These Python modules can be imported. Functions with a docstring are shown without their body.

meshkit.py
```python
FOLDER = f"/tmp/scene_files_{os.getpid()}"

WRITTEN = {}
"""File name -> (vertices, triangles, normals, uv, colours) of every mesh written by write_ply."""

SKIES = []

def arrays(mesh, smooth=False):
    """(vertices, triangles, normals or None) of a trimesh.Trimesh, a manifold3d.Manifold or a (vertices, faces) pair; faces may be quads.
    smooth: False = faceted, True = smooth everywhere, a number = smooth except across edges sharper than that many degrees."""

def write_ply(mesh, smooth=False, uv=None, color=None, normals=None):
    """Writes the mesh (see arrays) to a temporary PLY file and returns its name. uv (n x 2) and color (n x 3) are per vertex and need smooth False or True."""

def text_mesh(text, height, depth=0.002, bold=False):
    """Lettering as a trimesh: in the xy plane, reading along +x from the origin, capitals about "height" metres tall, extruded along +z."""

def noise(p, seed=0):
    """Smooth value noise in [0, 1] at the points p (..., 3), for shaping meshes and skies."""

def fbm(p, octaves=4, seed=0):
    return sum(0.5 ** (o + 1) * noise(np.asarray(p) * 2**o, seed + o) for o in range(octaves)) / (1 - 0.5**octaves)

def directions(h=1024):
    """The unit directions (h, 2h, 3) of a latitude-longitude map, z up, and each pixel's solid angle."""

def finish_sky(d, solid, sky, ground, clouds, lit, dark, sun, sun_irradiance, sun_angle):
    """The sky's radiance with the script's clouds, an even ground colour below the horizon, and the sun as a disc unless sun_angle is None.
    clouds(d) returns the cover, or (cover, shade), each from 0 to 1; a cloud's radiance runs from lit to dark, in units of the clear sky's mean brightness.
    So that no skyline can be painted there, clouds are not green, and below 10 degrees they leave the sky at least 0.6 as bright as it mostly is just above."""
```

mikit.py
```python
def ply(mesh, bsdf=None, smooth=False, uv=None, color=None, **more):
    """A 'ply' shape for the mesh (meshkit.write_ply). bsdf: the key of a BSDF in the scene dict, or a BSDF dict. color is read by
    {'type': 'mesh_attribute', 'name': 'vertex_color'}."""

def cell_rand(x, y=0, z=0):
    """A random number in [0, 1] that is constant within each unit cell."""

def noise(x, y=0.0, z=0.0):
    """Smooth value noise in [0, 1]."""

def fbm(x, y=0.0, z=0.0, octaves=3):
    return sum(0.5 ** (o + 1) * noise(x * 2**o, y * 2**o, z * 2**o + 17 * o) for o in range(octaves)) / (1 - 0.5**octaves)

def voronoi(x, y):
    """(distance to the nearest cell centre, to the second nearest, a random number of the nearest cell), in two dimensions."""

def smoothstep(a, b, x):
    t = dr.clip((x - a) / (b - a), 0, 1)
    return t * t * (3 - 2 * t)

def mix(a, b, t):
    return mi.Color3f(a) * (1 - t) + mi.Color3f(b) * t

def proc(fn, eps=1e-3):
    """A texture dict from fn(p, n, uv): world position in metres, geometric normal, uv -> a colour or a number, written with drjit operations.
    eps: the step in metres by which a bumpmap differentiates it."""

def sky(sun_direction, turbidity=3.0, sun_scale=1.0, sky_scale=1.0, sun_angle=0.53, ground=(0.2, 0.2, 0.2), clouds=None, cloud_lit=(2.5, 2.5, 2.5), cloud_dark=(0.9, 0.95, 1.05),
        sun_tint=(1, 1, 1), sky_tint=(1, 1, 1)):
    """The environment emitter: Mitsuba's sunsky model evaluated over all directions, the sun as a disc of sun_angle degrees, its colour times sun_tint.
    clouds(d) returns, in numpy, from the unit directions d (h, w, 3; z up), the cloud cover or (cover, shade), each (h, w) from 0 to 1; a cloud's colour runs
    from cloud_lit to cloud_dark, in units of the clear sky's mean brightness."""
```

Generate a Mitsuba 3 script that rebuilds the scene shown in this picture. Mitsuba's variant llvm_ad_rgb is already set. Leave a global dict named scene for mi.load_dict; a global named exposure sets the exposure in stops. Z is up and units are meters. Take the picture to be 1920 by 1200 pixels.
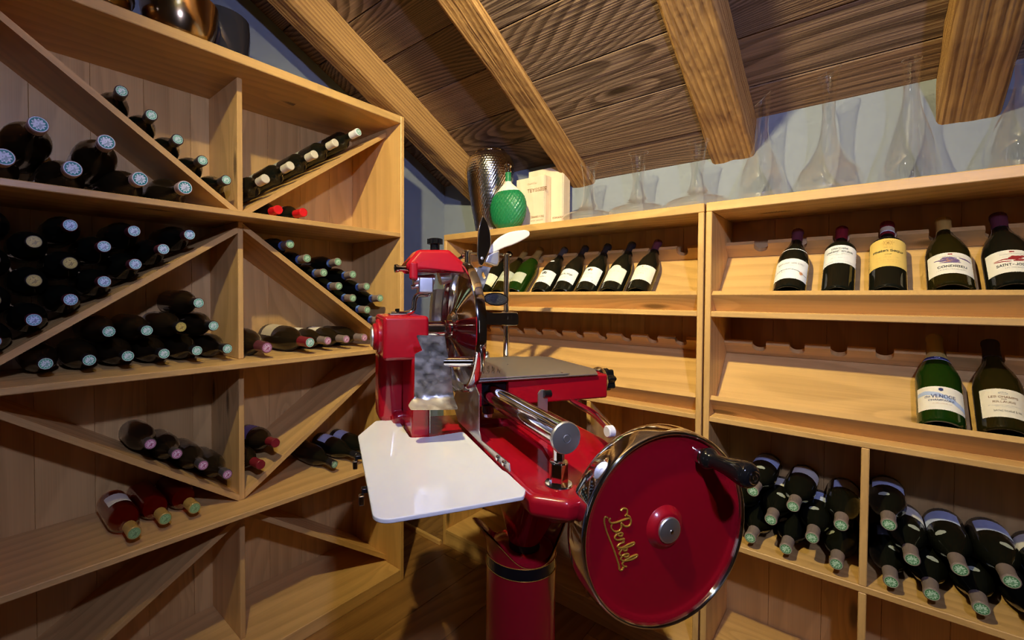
import math, random
import numpy as np, trimesh, mitsuba as mi, drjit as dr
import manifold3d as m3
import mikit, meshkit
from mikit import noise, fbm, voronoi, cell_rand, smoothstep, mix
from shapely.geometry import Polygon, Point, box as sbox, LineString

T = mi.ScalarTransform4f
scene, labels = {}, {}
PI = math.pi

# ------------------------------------------------------------------ camera, light, exposure
CAM = np.array([1.51672, -1.60327, 1.25489])
YAW, PITCH, ROLL = math.radians(41.5279), math.radians(-1.2049), math.radians(0.2230)
FOCAL = 843.665                       # in pixels of the 1920 wide frame
_fw = np.array([-math.sin(YAW) * math.cos(PITCH), math.cos(YAW) * math.cos(PITCH), math.sin(PITCH)])
_rt = np.cross(_fw, [0, 0, 1.0]); _rt /= np.linalg.norm(_rt)
_up = np.cross(_rt, _fw)
_up = -math.sin(ROLL) * _rt + math.cos(ROLL) * _up
scene['camera'] = {'type': 'perspective', 'fov': 2 * math.degrees(math.atan(960 / FOCAL)), 'fov_axis': 'x', 'near_clip': 0.05, 'far_clip': 50.0,
                   'principal_point_offset_x': 0.04226, 'principal_point_offset_y': 0.02233,
                   'to_world': T().look_at(origin=CAM.tolist(), target=(CAM + _fw).tolist(), up=_up.tolist())}
exposure = 0.0
WARM = np.array([1.0, 0.87, 0.45]) * 6600.0     # warm ceiling spot
COOL = np.array([1.0, 1.12, 2.05]) * 1050.0     # bluish reading lamp behind the camera
SPOT_AT, SPOT_AIM, SPOT_R = np.array([1.04, -1.57, 2.50]), np.array([0.66, 0.25, 1.50]), 0.032
LAMP_AT, LAMP_AIM, LAMP_R = np.array([1.90, -1.67, 1.975]), np.array([0.2, 0.0, 1.2]), 0.034

# ------------------------------------------------------------------ helpers
_used = {}
def num(base):
    n = _used.get(base, 0); _used[base] = n + 1
    return base if n == 0 else f'{base}_{n:03d}'

def put(key, mesh, bsdf, smooth=False, uv=None, **more):
    key = num(key)
    scene[key] = mikit.ply(mesh, bsdf, smooth=smooth, uv=uv, **more)
    return key

def thing(name, label, cat, group=None):
    key = num(name)
    labels[key] = {'label': label, 'category': cat}
    if group: labels[key]['group'] = group
    return key

def struct(key, label=None):
    labels[key] = {'kind': 'structure', **({'label': label} if label else {})}

def xf(mesh, M):
    v, f = (mesh.vertices, mesh.faces) if hasattr(mesh, 'vertices') else mesh[:2]
    v = np.asarray(v, float)
    return trimesh.Trimesh(v @ M[:3, :3].T + M[:3, 3], np.asarray(f), process=False)

def mat4(R=None, t=(0, 0, 0)):
    M = np.eye(4)
    if R is not None: M[:3, :3] = R
    M[:3, 3] = t
    return M

def rot(axis, a):
    return trimesh.transformations.rotation_matrix(a, axis)[:3, :3]

def frame(z, hint=(0, 0, 1)):
    """rotation whose third column is z"""
    z = np.asarray(z, float) / np.linalg.norm(z)
    h = np.asarray(hint, float)
    if abs(h @ z) > 0.95: h = np.array([1.0, 0, 0])
    x = np.cross(h, z); x /= np.linalg.norm(x)
    return np.stack([x, np.cross(z, x), z], 1)

_seed = random.Random(5)
def grain_offset(tone=None):
    return np.array([20.0 * _seed.randint(0, 400) + _seed.uniform(0, 8), _seed.uniform(0, 40)])

def cbox(lo, hi, c=0.002, grain=0):
    """chamfered box: 24 vertices and their uv (u along the grain axis, in metres)"""
    lo, hi = np.asarray(lo, float), np.asarray(hi, float)
    c = min(c, 0.45 * (hi - lo).min())
    V, UV, idx = [], [], {}
    off = grain_offset()
    for ax in range(3):
        o = [a for a in range(3) if a != ax]
        for s in (0, 1):
            for i in (0, 1):
                for j in (0, 1):
                    p = np.zeros(3)
                    p[ax] = hi[ax] if s else lo[ax]
                    p[o[0]] = hi[o[0]] - c if i else lo[o[0]] + c
                    p[o[1]] = hi[o[1]] - c if j else lo[o[1]] + c
                    corner = [0, 0, 0]; corner[ax] = s; corner[o[0]] = i; corner[o[1]] = j
                    idx[(ax, tuple(corner))] = len(V)
                    V.append(p)
                    if ax == grain:
                        uv = [p[o[0]] * 0.4, p[o[1]] + 3 + s]
                    else:
                        other = [a for a in o if a != grain][0]
                        uv = [p[grain], p[other] + 1.7 * s + 0.9 * ax + p[ax] * 0.7]
                    UV.append(np.array(uv) + off)
    F = []
    cen = (lo + hi) / 2
    V = np.array(V)
    def quad(a, b, c_, d):
        n = np.cross(V[b] - V[a], V[c_] - V[a])
        if n @ (V[[a, b, c_, d]].mean(0) - cen) < 0: b, d = d, b
        F.extend([[a, b, c_], [a, c_, d]])
    for ax in range(3):
        o = [a for a in range(3) if a != ax]
        for s in (0, 1):
            k = []
            for i, j in ((0, 0), (1, 0), (1, 1), (0, 1)):
                cn = [0, 0, 0]; cn[ax] = s; cn[o[0]] = i; cn[o[1]] = j
                k.append(idx[(ax, tuple(cn))])
            quad(*k)
    for e in range(3):
        a, b = [x for x in range(3) if x != e]
        for i in (0, 1):
            for j in (0, 1):
                c0, c1 = [0, 0, 0], [0, 0, 0]
                c0[a] = c1[a] = i; c0[b] = c1[b] = j; c1[e] = 1
                quad(idx[(a, tuple(c0))], idx[(a, tuple(c1))], idx[(b, tuple(c1))], idx[(b, tuple(c0))])
    for i in (0, 1):
        for j in (0, 1):
            for k in (0, 1):
                t = [idx[(ax, (i, j, k))] for ax in range(3)]
                n = np.cross(V[t[1]] - V[t[0]], V[t[2]] - V[t[0]])
                if n @ (V[t].mean(0) - cen) < 0: t = [t[0], t[2], t[1]]
                F.append(t)
    return V, np.array(F), np.array(UV)

def board(key, lo, hi, grain, bsdf='wood_rack', c=0.002, M=None):
    v, f, uv = cbox(lo, hi, c, grain)
    if M is not None: v = v @ M[:3, :3].T + M[:3, 3]
    return put(key, (v, f), bsdf, False, uv)

def prism_uv(poly, axis_fn, t0, t1, grain_u, c=0.0012):
    """extrude a shapely polygon; axis_fn(points n x 3 (a, b, t)) -> world; uv from the callable grain_u"""
    m = trimesh.creation.extrude_polygon(poly, t1 - t0, engine='earcut')
    v = np.array(m.vertices); v[:, 2] += t0
    tri = v[m.faces].reshape(-1, 3)
    fn = np.repeat(m.face_normals, 3, axis=0)
    uv = grain_u(tri, fn) + grain_offset()
    w = axis_fn(tri)
    f = np.arange(len(w)).reshape(-1, 3)
    a, b, c_ = w[f[0]]
    wn = np.cross(b - a, c_ - a)
    e = 1e-4
    na = axis_fn(np.array([tri[0] + e * fn[0]]))[0] - axis_fn(np.array([tri[0]]))[0]
    if wn @ na < 0: f = f[:, ::-1]
    return (w, f), uv

def lathe(profile, n=32, cap=True):
    """revolve (r, z) points about z, bottom to top; returns a trimesh (closed if the ends have r = 0)"""
    pr = np.asarray(profile, float)
    k = len(pr)
    a = np.arange(n) * 2 * PI / n
    V = np.stack([pr[:, 0][:, None] * np.cos(a), pr[:, 0][:, None] * np.sin(a), np.repeat(pr[:, 1][:, None], n, 1)], -1).reshape(-1, 3)
    F = []
    for i in range(k - 1):
        j = np.arange(n); jn = (j + 1) % n
        F.append(np.stack([i * n + j, i * n + jn, (i + 1) * n + jn], 1))
        F.append(np.stack([i * n + j, (i + 1) * n + jn, (i + 1) * n + j], 1))
    m = trimesh.Trimesh(V, np.vstack(F), process=False)
    m.merge_vertices(digits_vertex=7)
    m.update_faces(m.nondegenerate_faces())
    m.remove_unreferenced_vertices()
    return m

def smooth_profile(pts, n=6):
    """Catmull-Rom through the points"""
    p = np.asarray(pts, float)
    q = np.vstack([2 * p[0] - p[1], p, 2 * p[-1] - p[-2]])
    out = []
    for i in range(1, len(q) - 2):
        for t in np.arange(n) / n:
            out.append(0.5 * (2 * q[i] + (q[i + 1] - q[i - 1]) * t + (2 * q[i - 1] - 5 * q[i] + 4 * q[i + 1] - q[i + 2]) * t * t + (-q[i - 1] + 3 * q[i] - 3 * q[i + 1] + q[i + 2]) * t ** 3))
    out.append(p[-1])
    return np.array(out)

def tube(points, r, n=10, closed_ends=True):
    p = np.asarray(points, float)
    r = np.broadcast_to(r, len(p))
    V, F = [], []
    t = np.gradient(p, axis=0); t /= np.linalg.norm(t, axis=1, keepdims=True) + 1e-12
    x = frame(t[0])[:, 0]
    for i in range(len(p)):
        x = x - (x @ t[i]) * t[i]; x /= np.linalg.norm(x)
        y = np.cross(t[i], x)
        a = np.arange(n) * 2 * PI / n
        V.append(p[i] + r[i] * (np.cos(a)[:, None] * x + np.sin(a)[:, None] * y))
    V = np.vstack(V)
    for i in range(len(p) - 1):
        j = np.arange(n); jn = (j + 1) % n
        F.append(np.stack([i * n + j, i * n + jn, (i + 1) * n + jn], 1))
        F.append(np.stack([i * n + j, (i + 1) * n + jn, (i + 1) * n + j], 1))
    if closed_ends:
        V = np.vstack([V, p[0], p[-1]]); a, b = len(V) - 2, len(V) - 1
        j = np.arange(n); jn = (j + 1) % n
        F.append(np.stack([jn, j, np.full(n, a)], 1))
        F.append(np.stack([(len(p) - 1) * n + j, (len(p) - 1) * n + jn, np.full(n, b)], 1))
    return trimesh.Trimesh(V, np.vstack(F), process=False)

def mani(mesh):
    return m3.Manifold(m3.Mesh(np.asarray(mesh.vertices, np.float32), np.asarray(mesh.faces, np.uint32)))

def tri(man):
    m = man.to_mesh()
    return trimesh.Trimesh(np.array(m.vert_properties[:, :3], float), np.array(m.tri_verts), process=False)

def rbox(lo, hi, r=0.004, seg=12):
    """rounded box as a trimesh"""
    lo, hi = np.asarray(lo, float), np.asarray(hi, float)
    r = min(r, 0.49 * (hi - lo).min())
    s = m3.Manifold.sphere(r, seg)
    out = []
    for x in (lo[0] + r, hi[0] - r):
        for y in (lo[1] + r, hi[1] - r):
            for z in (lo[2] + r, hi[2] - r):
                out.append(s.translate([x, y, z]))
    return tri(m3.Manifold.batch_hull(out))

def plate(poly, t, r=0.0):
    """polygon in xz extruded from y=-t/2 to t/2"""
    m = trimesh.creation.extrude_polygon(poly, t, engine='earcut')
    v = np.array(m.vertices)
    w = np.stack([v[:, 0], v[:, 2] - t / 2, v[:, 1]], 1)
    return trimesh.Trimesh(w, np.array(m.faces)[:, ::-1], process=False)

def rounded(pts, r):
    return Polygon(pts).buffer(-r).buffer(2 * r, quad_segs=6).buffer(-r)

def cyl(p0, p1, r, n=24, c=0.0):
    p0, p1 = np.asarray(p0, float), np.asarray(p1, float)
    L = np.linalg.norm(p1 - p0)
    pr = [(0, 0), (r - c, 0), (r, c), (r, L - c), (r - c, L), (0, L)] if c else [(0, 0), (r, 0), (r, L), (0, L)]
    return xf(lathe(pr, n), mat4(frame(p1 - p0), p0))

def join(*ms):
    return trimesh.util.concatenate(list(ms))

# ------------------------------------------------------------------ materials
def wood_fn(light, dark, red, rings=26.0, contrast=0.55, knots=0.72, grey=0.0, swirl=0.25):
    def fn(p, n, uv):
        u, v = uv.x, uv.y
        cid = dr.floor(u / 20.0)
        tone = cell_rand(cid, 3.0)
        tone2 = cell_rand(cid, 7.0)
        warp = fbm(u * 1.1, v * 3.5, cid * 1.7, octaves=2)
        d, d2, which = voronoi(u * 1.5 + cid, v * 5.5)
        isk = dr.select(which > knots, 1.0, 0.0)
        kn = isk * (1 - smoothstep(0.03, 0.10, d))
        pull = isk * dr.exp(-d * d * 22.0)
        r = v * rings * (1 - swirl) + warp * 7.0 + pull * 2.2 + swirl * rings * 0.36 * noise(u * 0.9 + 3.0, v * 4.2, cid * 1.3)
        fr = r - dr.floor(r)
        ring = smoothstep(0.15, 0.85, fr) * (1 - smoothstep(0.86, 1.0, fr))
        fine = noise(u * 7.0, v * 480.0)
        mid = noise(u * 2.2 + 9.0, v * 75.0)
        s = dr.clip(contrast * (0.55 * ring + 0.30 * mid + 0.35 * fine) + 0.35 * (tone - 0.5), 0, 1)
        c = mix(light, dark, s)
        c = mix(c, red, 0.35 * noise(u * 0.9, v * 8.0, cid) * tone2)
        if grey: c = mix(c, mi.Color3f(dr.mean(mi.Color3f(c))), grey * noise(u * 1.7, v * 6.0, cid + 4))
        return mix(c, mi.Color3f(dark) * 0.45, kn)
    return fn

def princ(color, rough=0.4, spec=0.5, metal=0.0, **k):
    c = {'type': 'rgb', 'value': list(color)} if not isinstance(color, dict) else color
    return {'type': 'twosided', 'bsdf': {'type': 'principled', 'base_color': c, 'roughness': rough, 'specular': spec, 'metallic': metal, **k}}

def bumped(inner, fn, scale=1.0, eps=5e-4):
    return {'type': 'twosided', 'bsdf': {'type': 'bumpmap', 'arbitrary': mikit.proc(fn, eps), 'scale': scale, 'bsdf': inner['bsdf']}}

rack_tex = wood_fn((0.64, 0.385, 0.135), (0.40, 0.22, 0.068), (0.54, 0.295, 0.095), rings=20, contrast=0.62, knots=0.80)
scene['wood_rack'] = princ(mikit.proc(rack_tex), 0.42, 0.42)
raft_tex = wood_fn((0.55, 0.315, 0.11), (0.22, 0.105, 0.032), (0.42, 0.20, 0.06), rings=75, contrast=1.1, knots=0.86, swirl=0.3)
def raft_h(p, n, uv):
    u, v = uv.x, uv.y
    return 0.0016 * noise(u * 4.0, v * 210.0) + 0.0028 * fbm(u * 22.0, v * 46.0, 3.0) + 0.0030 * noise(u * 9.0, v * 18.0)
scene['wood_rafter'] = bumped(princ(mikit.proc(raft_tex), 0.62, 0.3), raft_h)
plank_tex = wood_fn((0.33, 0.195, 0.10), (0.075, 0.040, 0.020), (0.27, 0.125, 0.045), rings=150, contrast=1.15, knots=0.78, grey=0.3, swirl=0.7)
def plank_h(p, n, uv):
    u, v = uv.x, uv.y
    return 0.0012 * noise(u * 3.0, v * 260.0) + 0.0010 * fbm(u * 3.0, v * 90.0, 1.0)
scene['wood_plank'] = bumped(princ(mikit.proc(plank_tex), 0.55, 0.35), plank_h)
floor_tex = wood_fn((0.31, 0.155, 0.045), (0.16, 0.07, 0.02), (0.25, 0.11, 0.03), rings=18, contrast=0.8, knots=0.84)
scene['wood_floor'] = princ(mikit.proc(floor_tex), 0.38, 0.4)

def wall_tex(p, n, uv):
    k = fbm(p.x * 2.3 + p.y * 1.1, p.z * 7.0, p.y * 2.0)
    return mix((0.215, 0.242, 0.288), (0.235, 0.262, 0.306), k)
scene['wall_paint'] = princ(mikit.proc(wall_tex), 0.75, 0.2)

scene['red_enamel'] = princ((0.29, 0.0022, 0.010), 0.12, 0.5, clearcoat=1.0, clearcoat_gloss=0.97)
scene['chrome'] = princ((0.80, 0.80, 0.81), 0.07, 0.5, 1.0)
scene['satin_steel'] = princ((0.78, 0.77, 0.75), 0.42, 0.5, 1.0)
def worn(p, n, uv):
    k = fbm(p.x * 60.0, p.y * 60.0 + p.z * 8.0, p.z * 60.0)
    return 0.14 + 0.40 * k
scene['worn_steel'] = princ((0.70, 0.69, 0.67), mikit.proc(worn), 0.5, 1.0)
scene['white_enamel'] = princ((0.66, 0.65, 0.64), 0.06, 0.5, clearcoat=0.6)
scene['ivory_plastic'] = princ((0.74, 0.70, 0.63), 0.25, 0.5)
scene['black_plastic'] = princ((0.006, 0.006, 0.007), 0.08, 0.5)
scene['rubber'] = princ((0.02, 0.022, 0.028), 0.45, 0.4)
scene['gold_paint'] = princ((0.62, 0.33, 0.045), 0.28, 0.5, 0.6)
scene['gold_metal'] = princ((0.60, 0.42, 0.24), 0.16, 0.5, 1.0)

scene['glass_black'] = princ((0.006, 0.0065, 0.004), 0.045, 0.5)
scene['glass_brown'] = princ((0.014, 0.009, 0.004), 0.045, 0.5)
scene['glass_green'] = princ((0.006, 0.026, 0.002), 0.045, 0.5)
scene['glass_olive'] = princ((0.014, 0.011, 0.002), 0.045, 0.5)
scene['glass_amber'] = {'type': 'thindielectric', 'int_ior': 1.5, 'specular_transmittance': {'type': 'rgb', 'value': [0.62, 0.22, 0.13]}}
scene['red_liquor'] = princ((0.20, 0.012, 0.010), 0.06, 0.5)
scene['clear_glass'] = {'type': 'thindielectric', 'int_ior': 1.8}
scene['emerald_glass'] = princ((0.006, 0.15, 0.05), 0.05, 0.7, clearcoat=1.0)

CAPS = {'taupe': (0.20, 0.15, 0.125), 'black': (0.012, 0.012, 0.014), 'plum': (0.10, 0.025, 0.035), 'scarlet': (0.62, 0.012, 0.016), 'burgundy': (0.17, 0.012, 0.018),
        'cream': (0.62, 0.55, 0.40), 'gold': (0.40, 0.24, 0.055), 'rose': (0.42, 0.30, 0.27), 'straw': (0.50, 0.37, 0.10), 'silver': (0.55, 0.52, 0.48), 'blue': (0.10, 0.18, 0.45), 'darkgrey': (0.05, 0.045, 0.045),
        'white': (0.75, 0.74, 0.72)}
for k, c in CAPS.items():
    scene['capsule_' + k] = princ(c, 0.3, 0.5)

def seal_fn(rim, ring, middle, mark):
    def fn(p, n, uv):
        x, y = uv.x - 0.5, uv.y - 0.5
        r = dr.sqrt(x * x + y * y) * 2
        a = dr.atan2(y, x)
        c = mix(middle, mark, smoothstep(0.52, 0.62, noise(x * 13 + 5, y * 13 + 9)) * (1 - smoothstep(0.55, 0.62, r)))
        star = 0.66 + 0.10 * dr.sin(a * 11)
        c = mix(c, ring, smoothstep(star - 0.02, star + 0.03, r))
        return mix(c, rim, smoothstep(0.88, 0.93, r))
    return fn
SEALS = {'green': ((0.55, 0.66, 0.60), (0.10, 0.36, 0.22), (0.62, 0.70, 0.66), (0.25, 0.45, 0.36)),
         'blue': ((0.42, 0.56, 0.62), (0.16, 0.36, 0.40), (0.55, 0.66, 0.80), (0.25, 0.30, 0.45)),
         'teal': ((0.60, 0.66, 0.74), (0.03, 0.20, 0.20), (0.62, 0.66, 0.74), (0.30, 0.40, 0.45)),
         'yellow': ((0.34, 0.27, 0.06), (0.38, 0.30, 0.07), (0.50, 0.38, 0.10), (0.25, 0.18, 0.05)),
         'pink': ((0.36, 0.14, 0.22), (0.40, 0.17, 0.26), (0.62, 0.44, 0.52), (0.30, 0.08, 0.15)),
         'mint': ((0.30, 0.36, 0.22), (0.08, 0.20, 0.09), (0.42, 0.58, 0.40), (0.14, 0.30, 0.15)),
         'lime': ((0.28, 0.30, 0.10), (0.20, 0.34, 0.12), (0.26, 0.42, 0.17), (0.16, 0.26, 0.10))}
for k, c in SEALS.items():
    scene['seal_' + k] = princ(mikit.proc(seal_fn(*c)), 0.35, 0.4)
for k, c in {'white': (0.78, 0.77, 0.74), 'cream': (0.76, 0.68, 0.50), 'yellow': (0.74, 0.50, 0.13), 'ivory': (0.80, 0.74, 0.60), 'pale_blue': (0.52, 0.58, 0.74), 'grey_green': (0.36, 0.38, 0.30), 'sage': (0.45, 0.47, 0.36), 'kraft': (0.55, 0.46, 0.28)}.items():
    scene['paper_' + k] = princ(c, 0.55, 0.25)
for k, c in {'black': (0.02, 0.02, 0.02), 'navy': (0.03, 0.04, 0.12), 'red': (0.30, 0.03, 0.03), 'brown': (0.20, 0.10, 0.05), 'grey': (0.30, 0.29, 0.28), 'ochre': (0.42, 0.23, 0.05), 'violet': (0.16, 0.11, 0.22), 'copper': (0.60, 0.28, 0.14), 'blue': (0.42, 0.50, 0.66)}.items():
    scene['ink_' + k] = princ(c, 0.5, 0.2)
scene['pale_pine'] = princ(mikit.proc(wood_fn((0.76, 0.62, 0.45), (0.62, 0.47, 0.31), (0.70, 0.52, 0.36), rings=24, contrast=0.45, knots=0.97)), 0.5, 0.3)
scene['bronze_mirror'] = princ((0.72, 0.66, 0.60), 0.15, 0.5, 1.0)
scene['silver_mirror'] = princ((0.62, 0.52, 0.42), 0.06, 0.5, 1.0)
scene['smoke_glass'] = princ((0.03, 0.03, 0.035), 0.03, 0.6)

# ------------------------------------------------------------------ room
XL, YB, XR, YF = -0.385, 0.3207, 3.7, -3.7
SLOPE = 0.487
def z_raft(y): return 1.765 + SLOPE * (YB - y)      # underside of the rafters
def z_plank(y, low=False): return (1.788 if low else 1.905) + SLOPE * (YB - y)

def slab(lo, hi):
    return trimesh.creation.box(bounds=[lo, hi])
wb = trimesh.creation.box(bounds=[[XL - 0.2, YB, -0.05], [XR + 0.2, YB + 0.2, 2.2]])
put('wall_back', wb, 'wall_paint'); struct('wall_back', 'grey-blue painted wall behind the decanters')
def gable(x0, x1):
    pl = Polygon([(YB, -0.05), (YB, z_plank(YB) + 0.1), (YF, z_plank(YF) + 0.1), (YF, -0.05)])
    m = trimesh.creation.extrude_polygon(pl, x1 - x0, engine='earcut')
    v = np.array(m.vertices)
    return trimesh.Trimesh(np.stack([v[:, 2] + x0, v[:, 0], v[:, 1]], 1), np.array(m.faces), process=False)
put('wall_left', gable(XL - 0.2, XL), 'wall_paint'); struct('wall_left', 'blue-grey gable wall behind the diagonal wine rack')
put('wall_right', gable(XR, XR + 0.2), 'wall_paint'); struct('wall_right')
put('wall_front', trimesh.creation.box(bounds=[[XL - 0.2, YF - 0.2, -0.05], [XR + 0.2, YF, 4.2]]), 'wall_paint'); struct('wall_front')

# floor: sub-floor and separate boards running towards the back wall
put('floor', trimesh.creation.box(bounds=[[XL - 0.2, YF, -0.06], [XR, YB, -0.016]]), 'rubber'); struct('floor', 'oak plank floor')
rng = random.Random(11)
x = XL
while x < XR - 0.02:
    w = min(0.19, XR - x)
    y = YF - rng.uniform(0, 1.4)
    while y < YB:
        L = rng.uniform(1.3, 2.0)
        a, b = max(y, YF), min(y + L, YB)
        if b - a > 0.05:
            board('floor__plank', (x + 0.0008, a + 0.0008, -0.016), (x + w - 0.0008, b - 0.0008, 0.0 - rng.uniform(0, 0.0004)), 1, 'wood_floor', 0.0012)
        y += L
    x += w

# ceiling: rafters running down to the back wall and planks between them
SL = math.hypot(1, SLOPE)
def slope_M(z0):
    """local x = world x, local y = distance down the slope (0 at the back wall, negative uphill), local z = normal to it"""
    ey = np.array([0, 1, -SLOPE]) / SL; ez = np.array([0, SLOPE, 1]) / SL
    return mat4(np.stack([[1, 0, 0], ey, ez], 1), (0, YB, z0))
LEN = (YB - YF) * SL
deck = trimesh.creation.box(bounds=[[XL - 0.2, -LEN - 0.2, 0.30], [XR + 0.2, 0.35, 0.34]])
put('ceiling', xf(deck, slope_M(1.765)), 'ink_brown'); struct('ceiling', 'sloping roof of old planks between hewn rafters')

def hewn(x0, x1, seed):
    """a hewn beam: a subdivided bar with uneven faces; local frame of slope_M(1.765)"""
    h, n = 0.20, int(LEN / 0.035)
    ring = [(x0 + 0.012, 0), (x0 + (x1 - x0) * 0.3, 0), (x0 + (x1 - x0) * 0.5, 0), (x0 + (x1 - x0) * 0.72, 0), (x1 - 0.012, 0), (x1 - 0.004, 0.004), (x1, 0.013), (x1, 0.06), (x1, 0.11), (x1, h), (x0, h), (x0, 0.11), (x0, 0.06), (x0, 0.013), (x0 + 0.004, 0.004)]
    ring = np.array(ring); k = len(ring)
    per = np.concatenate([[0], np.cumsum(np.linalg.norm(np.diff(np.vstack([ring, ring[:1]]), axis=0), axis=1))])
    ys = np.linspace(-LEN, 0.06, n)
    V = np.zeros((n, k + 1, 3)); UV = np.zeros((n, k + 1, 2))
    r2 = np.vstack([ring, ring[:1]])
    off = grain_offset()
    for i, y in enumerate(ys):
        V[i, :, 0], V[i, :, 1], V[i, :, 2] = r2[:, 0], y, r2[:, 1]
        UV[i, :, 0], UV[i, :, 1] = y + off[0], per + off[1]
    d = meshkit.fbm(V * np.array([14, 3.2, 14]), 3, seed) - 0.5
    e = meshkit.fbm(V * np.array([30, 16, 30]) + 7, 2, seed + 9) - 0.5
    c = np.array([(x0 + x1) / 2, 0, 0.1])
    dirs = V - c; dirs[..., 1] = 0; dirs /= np.linalg.norm(dirs, axis=-1, keepdims=True)
    V = V + dirs * (0.014 * d + 0.007 * e)[..., None]
    V[:, -1] = V[:, 0]
    a = np.arange((n - 1) * (k + 1)).reshape(n - 1, k + 1)[:, :-1].ravel()
    F = np.concatenate([np.stack([a, a + 1, a + k + 2], 1), np.stack([a, a + k + 2, a + k + 1], 1)])
    return trimesh.Trimesh(V.reshape(-1, 3), F[:, ::-1], process=False), UV.reshape(-1, 2)

RAFTERS = [(-0.760, -0.640), (-0.160, -0.046), (0.458, 0.582), (1.060, 1.202), (1.660, 1.787), (2.26, 2.39), (2.86, 2.99), (3.46, 3.59)]
for i, (a, b) in enumerate(RAFTERS[1:]):
    m, uv = hewn(a, b, 20 + i)
    put('ceiling__rafter', xf(m, slope_M(1.765)), 'wood_rafter', True, uv)
BAYS = [(XL, -0.150, False, 0.185), (-0.056, 0.468, False, 0.205), (0.572, 1.070, True, 0.215), (1.192, 1.67, False, 0.20), (1.777, 2.27, False, 0.2), (2.38, 2.87, False, 0.2), (2.98, XR, False, 0.2)]
for bi, (a, b, low, w) in enumerate(BAYS):
    M = slope_M(1.788 if low else 1.905)
    y = 0.03
    while y > -LEN:
        ww = w * rng.uniform(0.86, 1.12)
        dz = rng.uniform(-0.003, 0.003)
        v, f, uv = cbox((a, y - ww + 0.0015, dz), (b, y - 0.0015, dz + 0.022), 0.0025, 0)
        put('ceiling__plank', (v @ M[:3, :3].T + M[:3, 3], f), 'wood_plank', False, uv)
        y -= ww
# masonry filling behind the rafters, above the wall
put('wall_back__infill', xf(trimesh.creation.box(bounds=[[XL, -0.02, 0.28], [XR, 0.2, 0.31]]), slope_M(1.765)), 'wall_paint')
board('trim_1', (XL, -0.022, 0), (-0.074, -0.004, 0.022), 0); struct('trim_1', 'narrow wooden strip on the floor closing the gap between the two racks')

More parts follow.
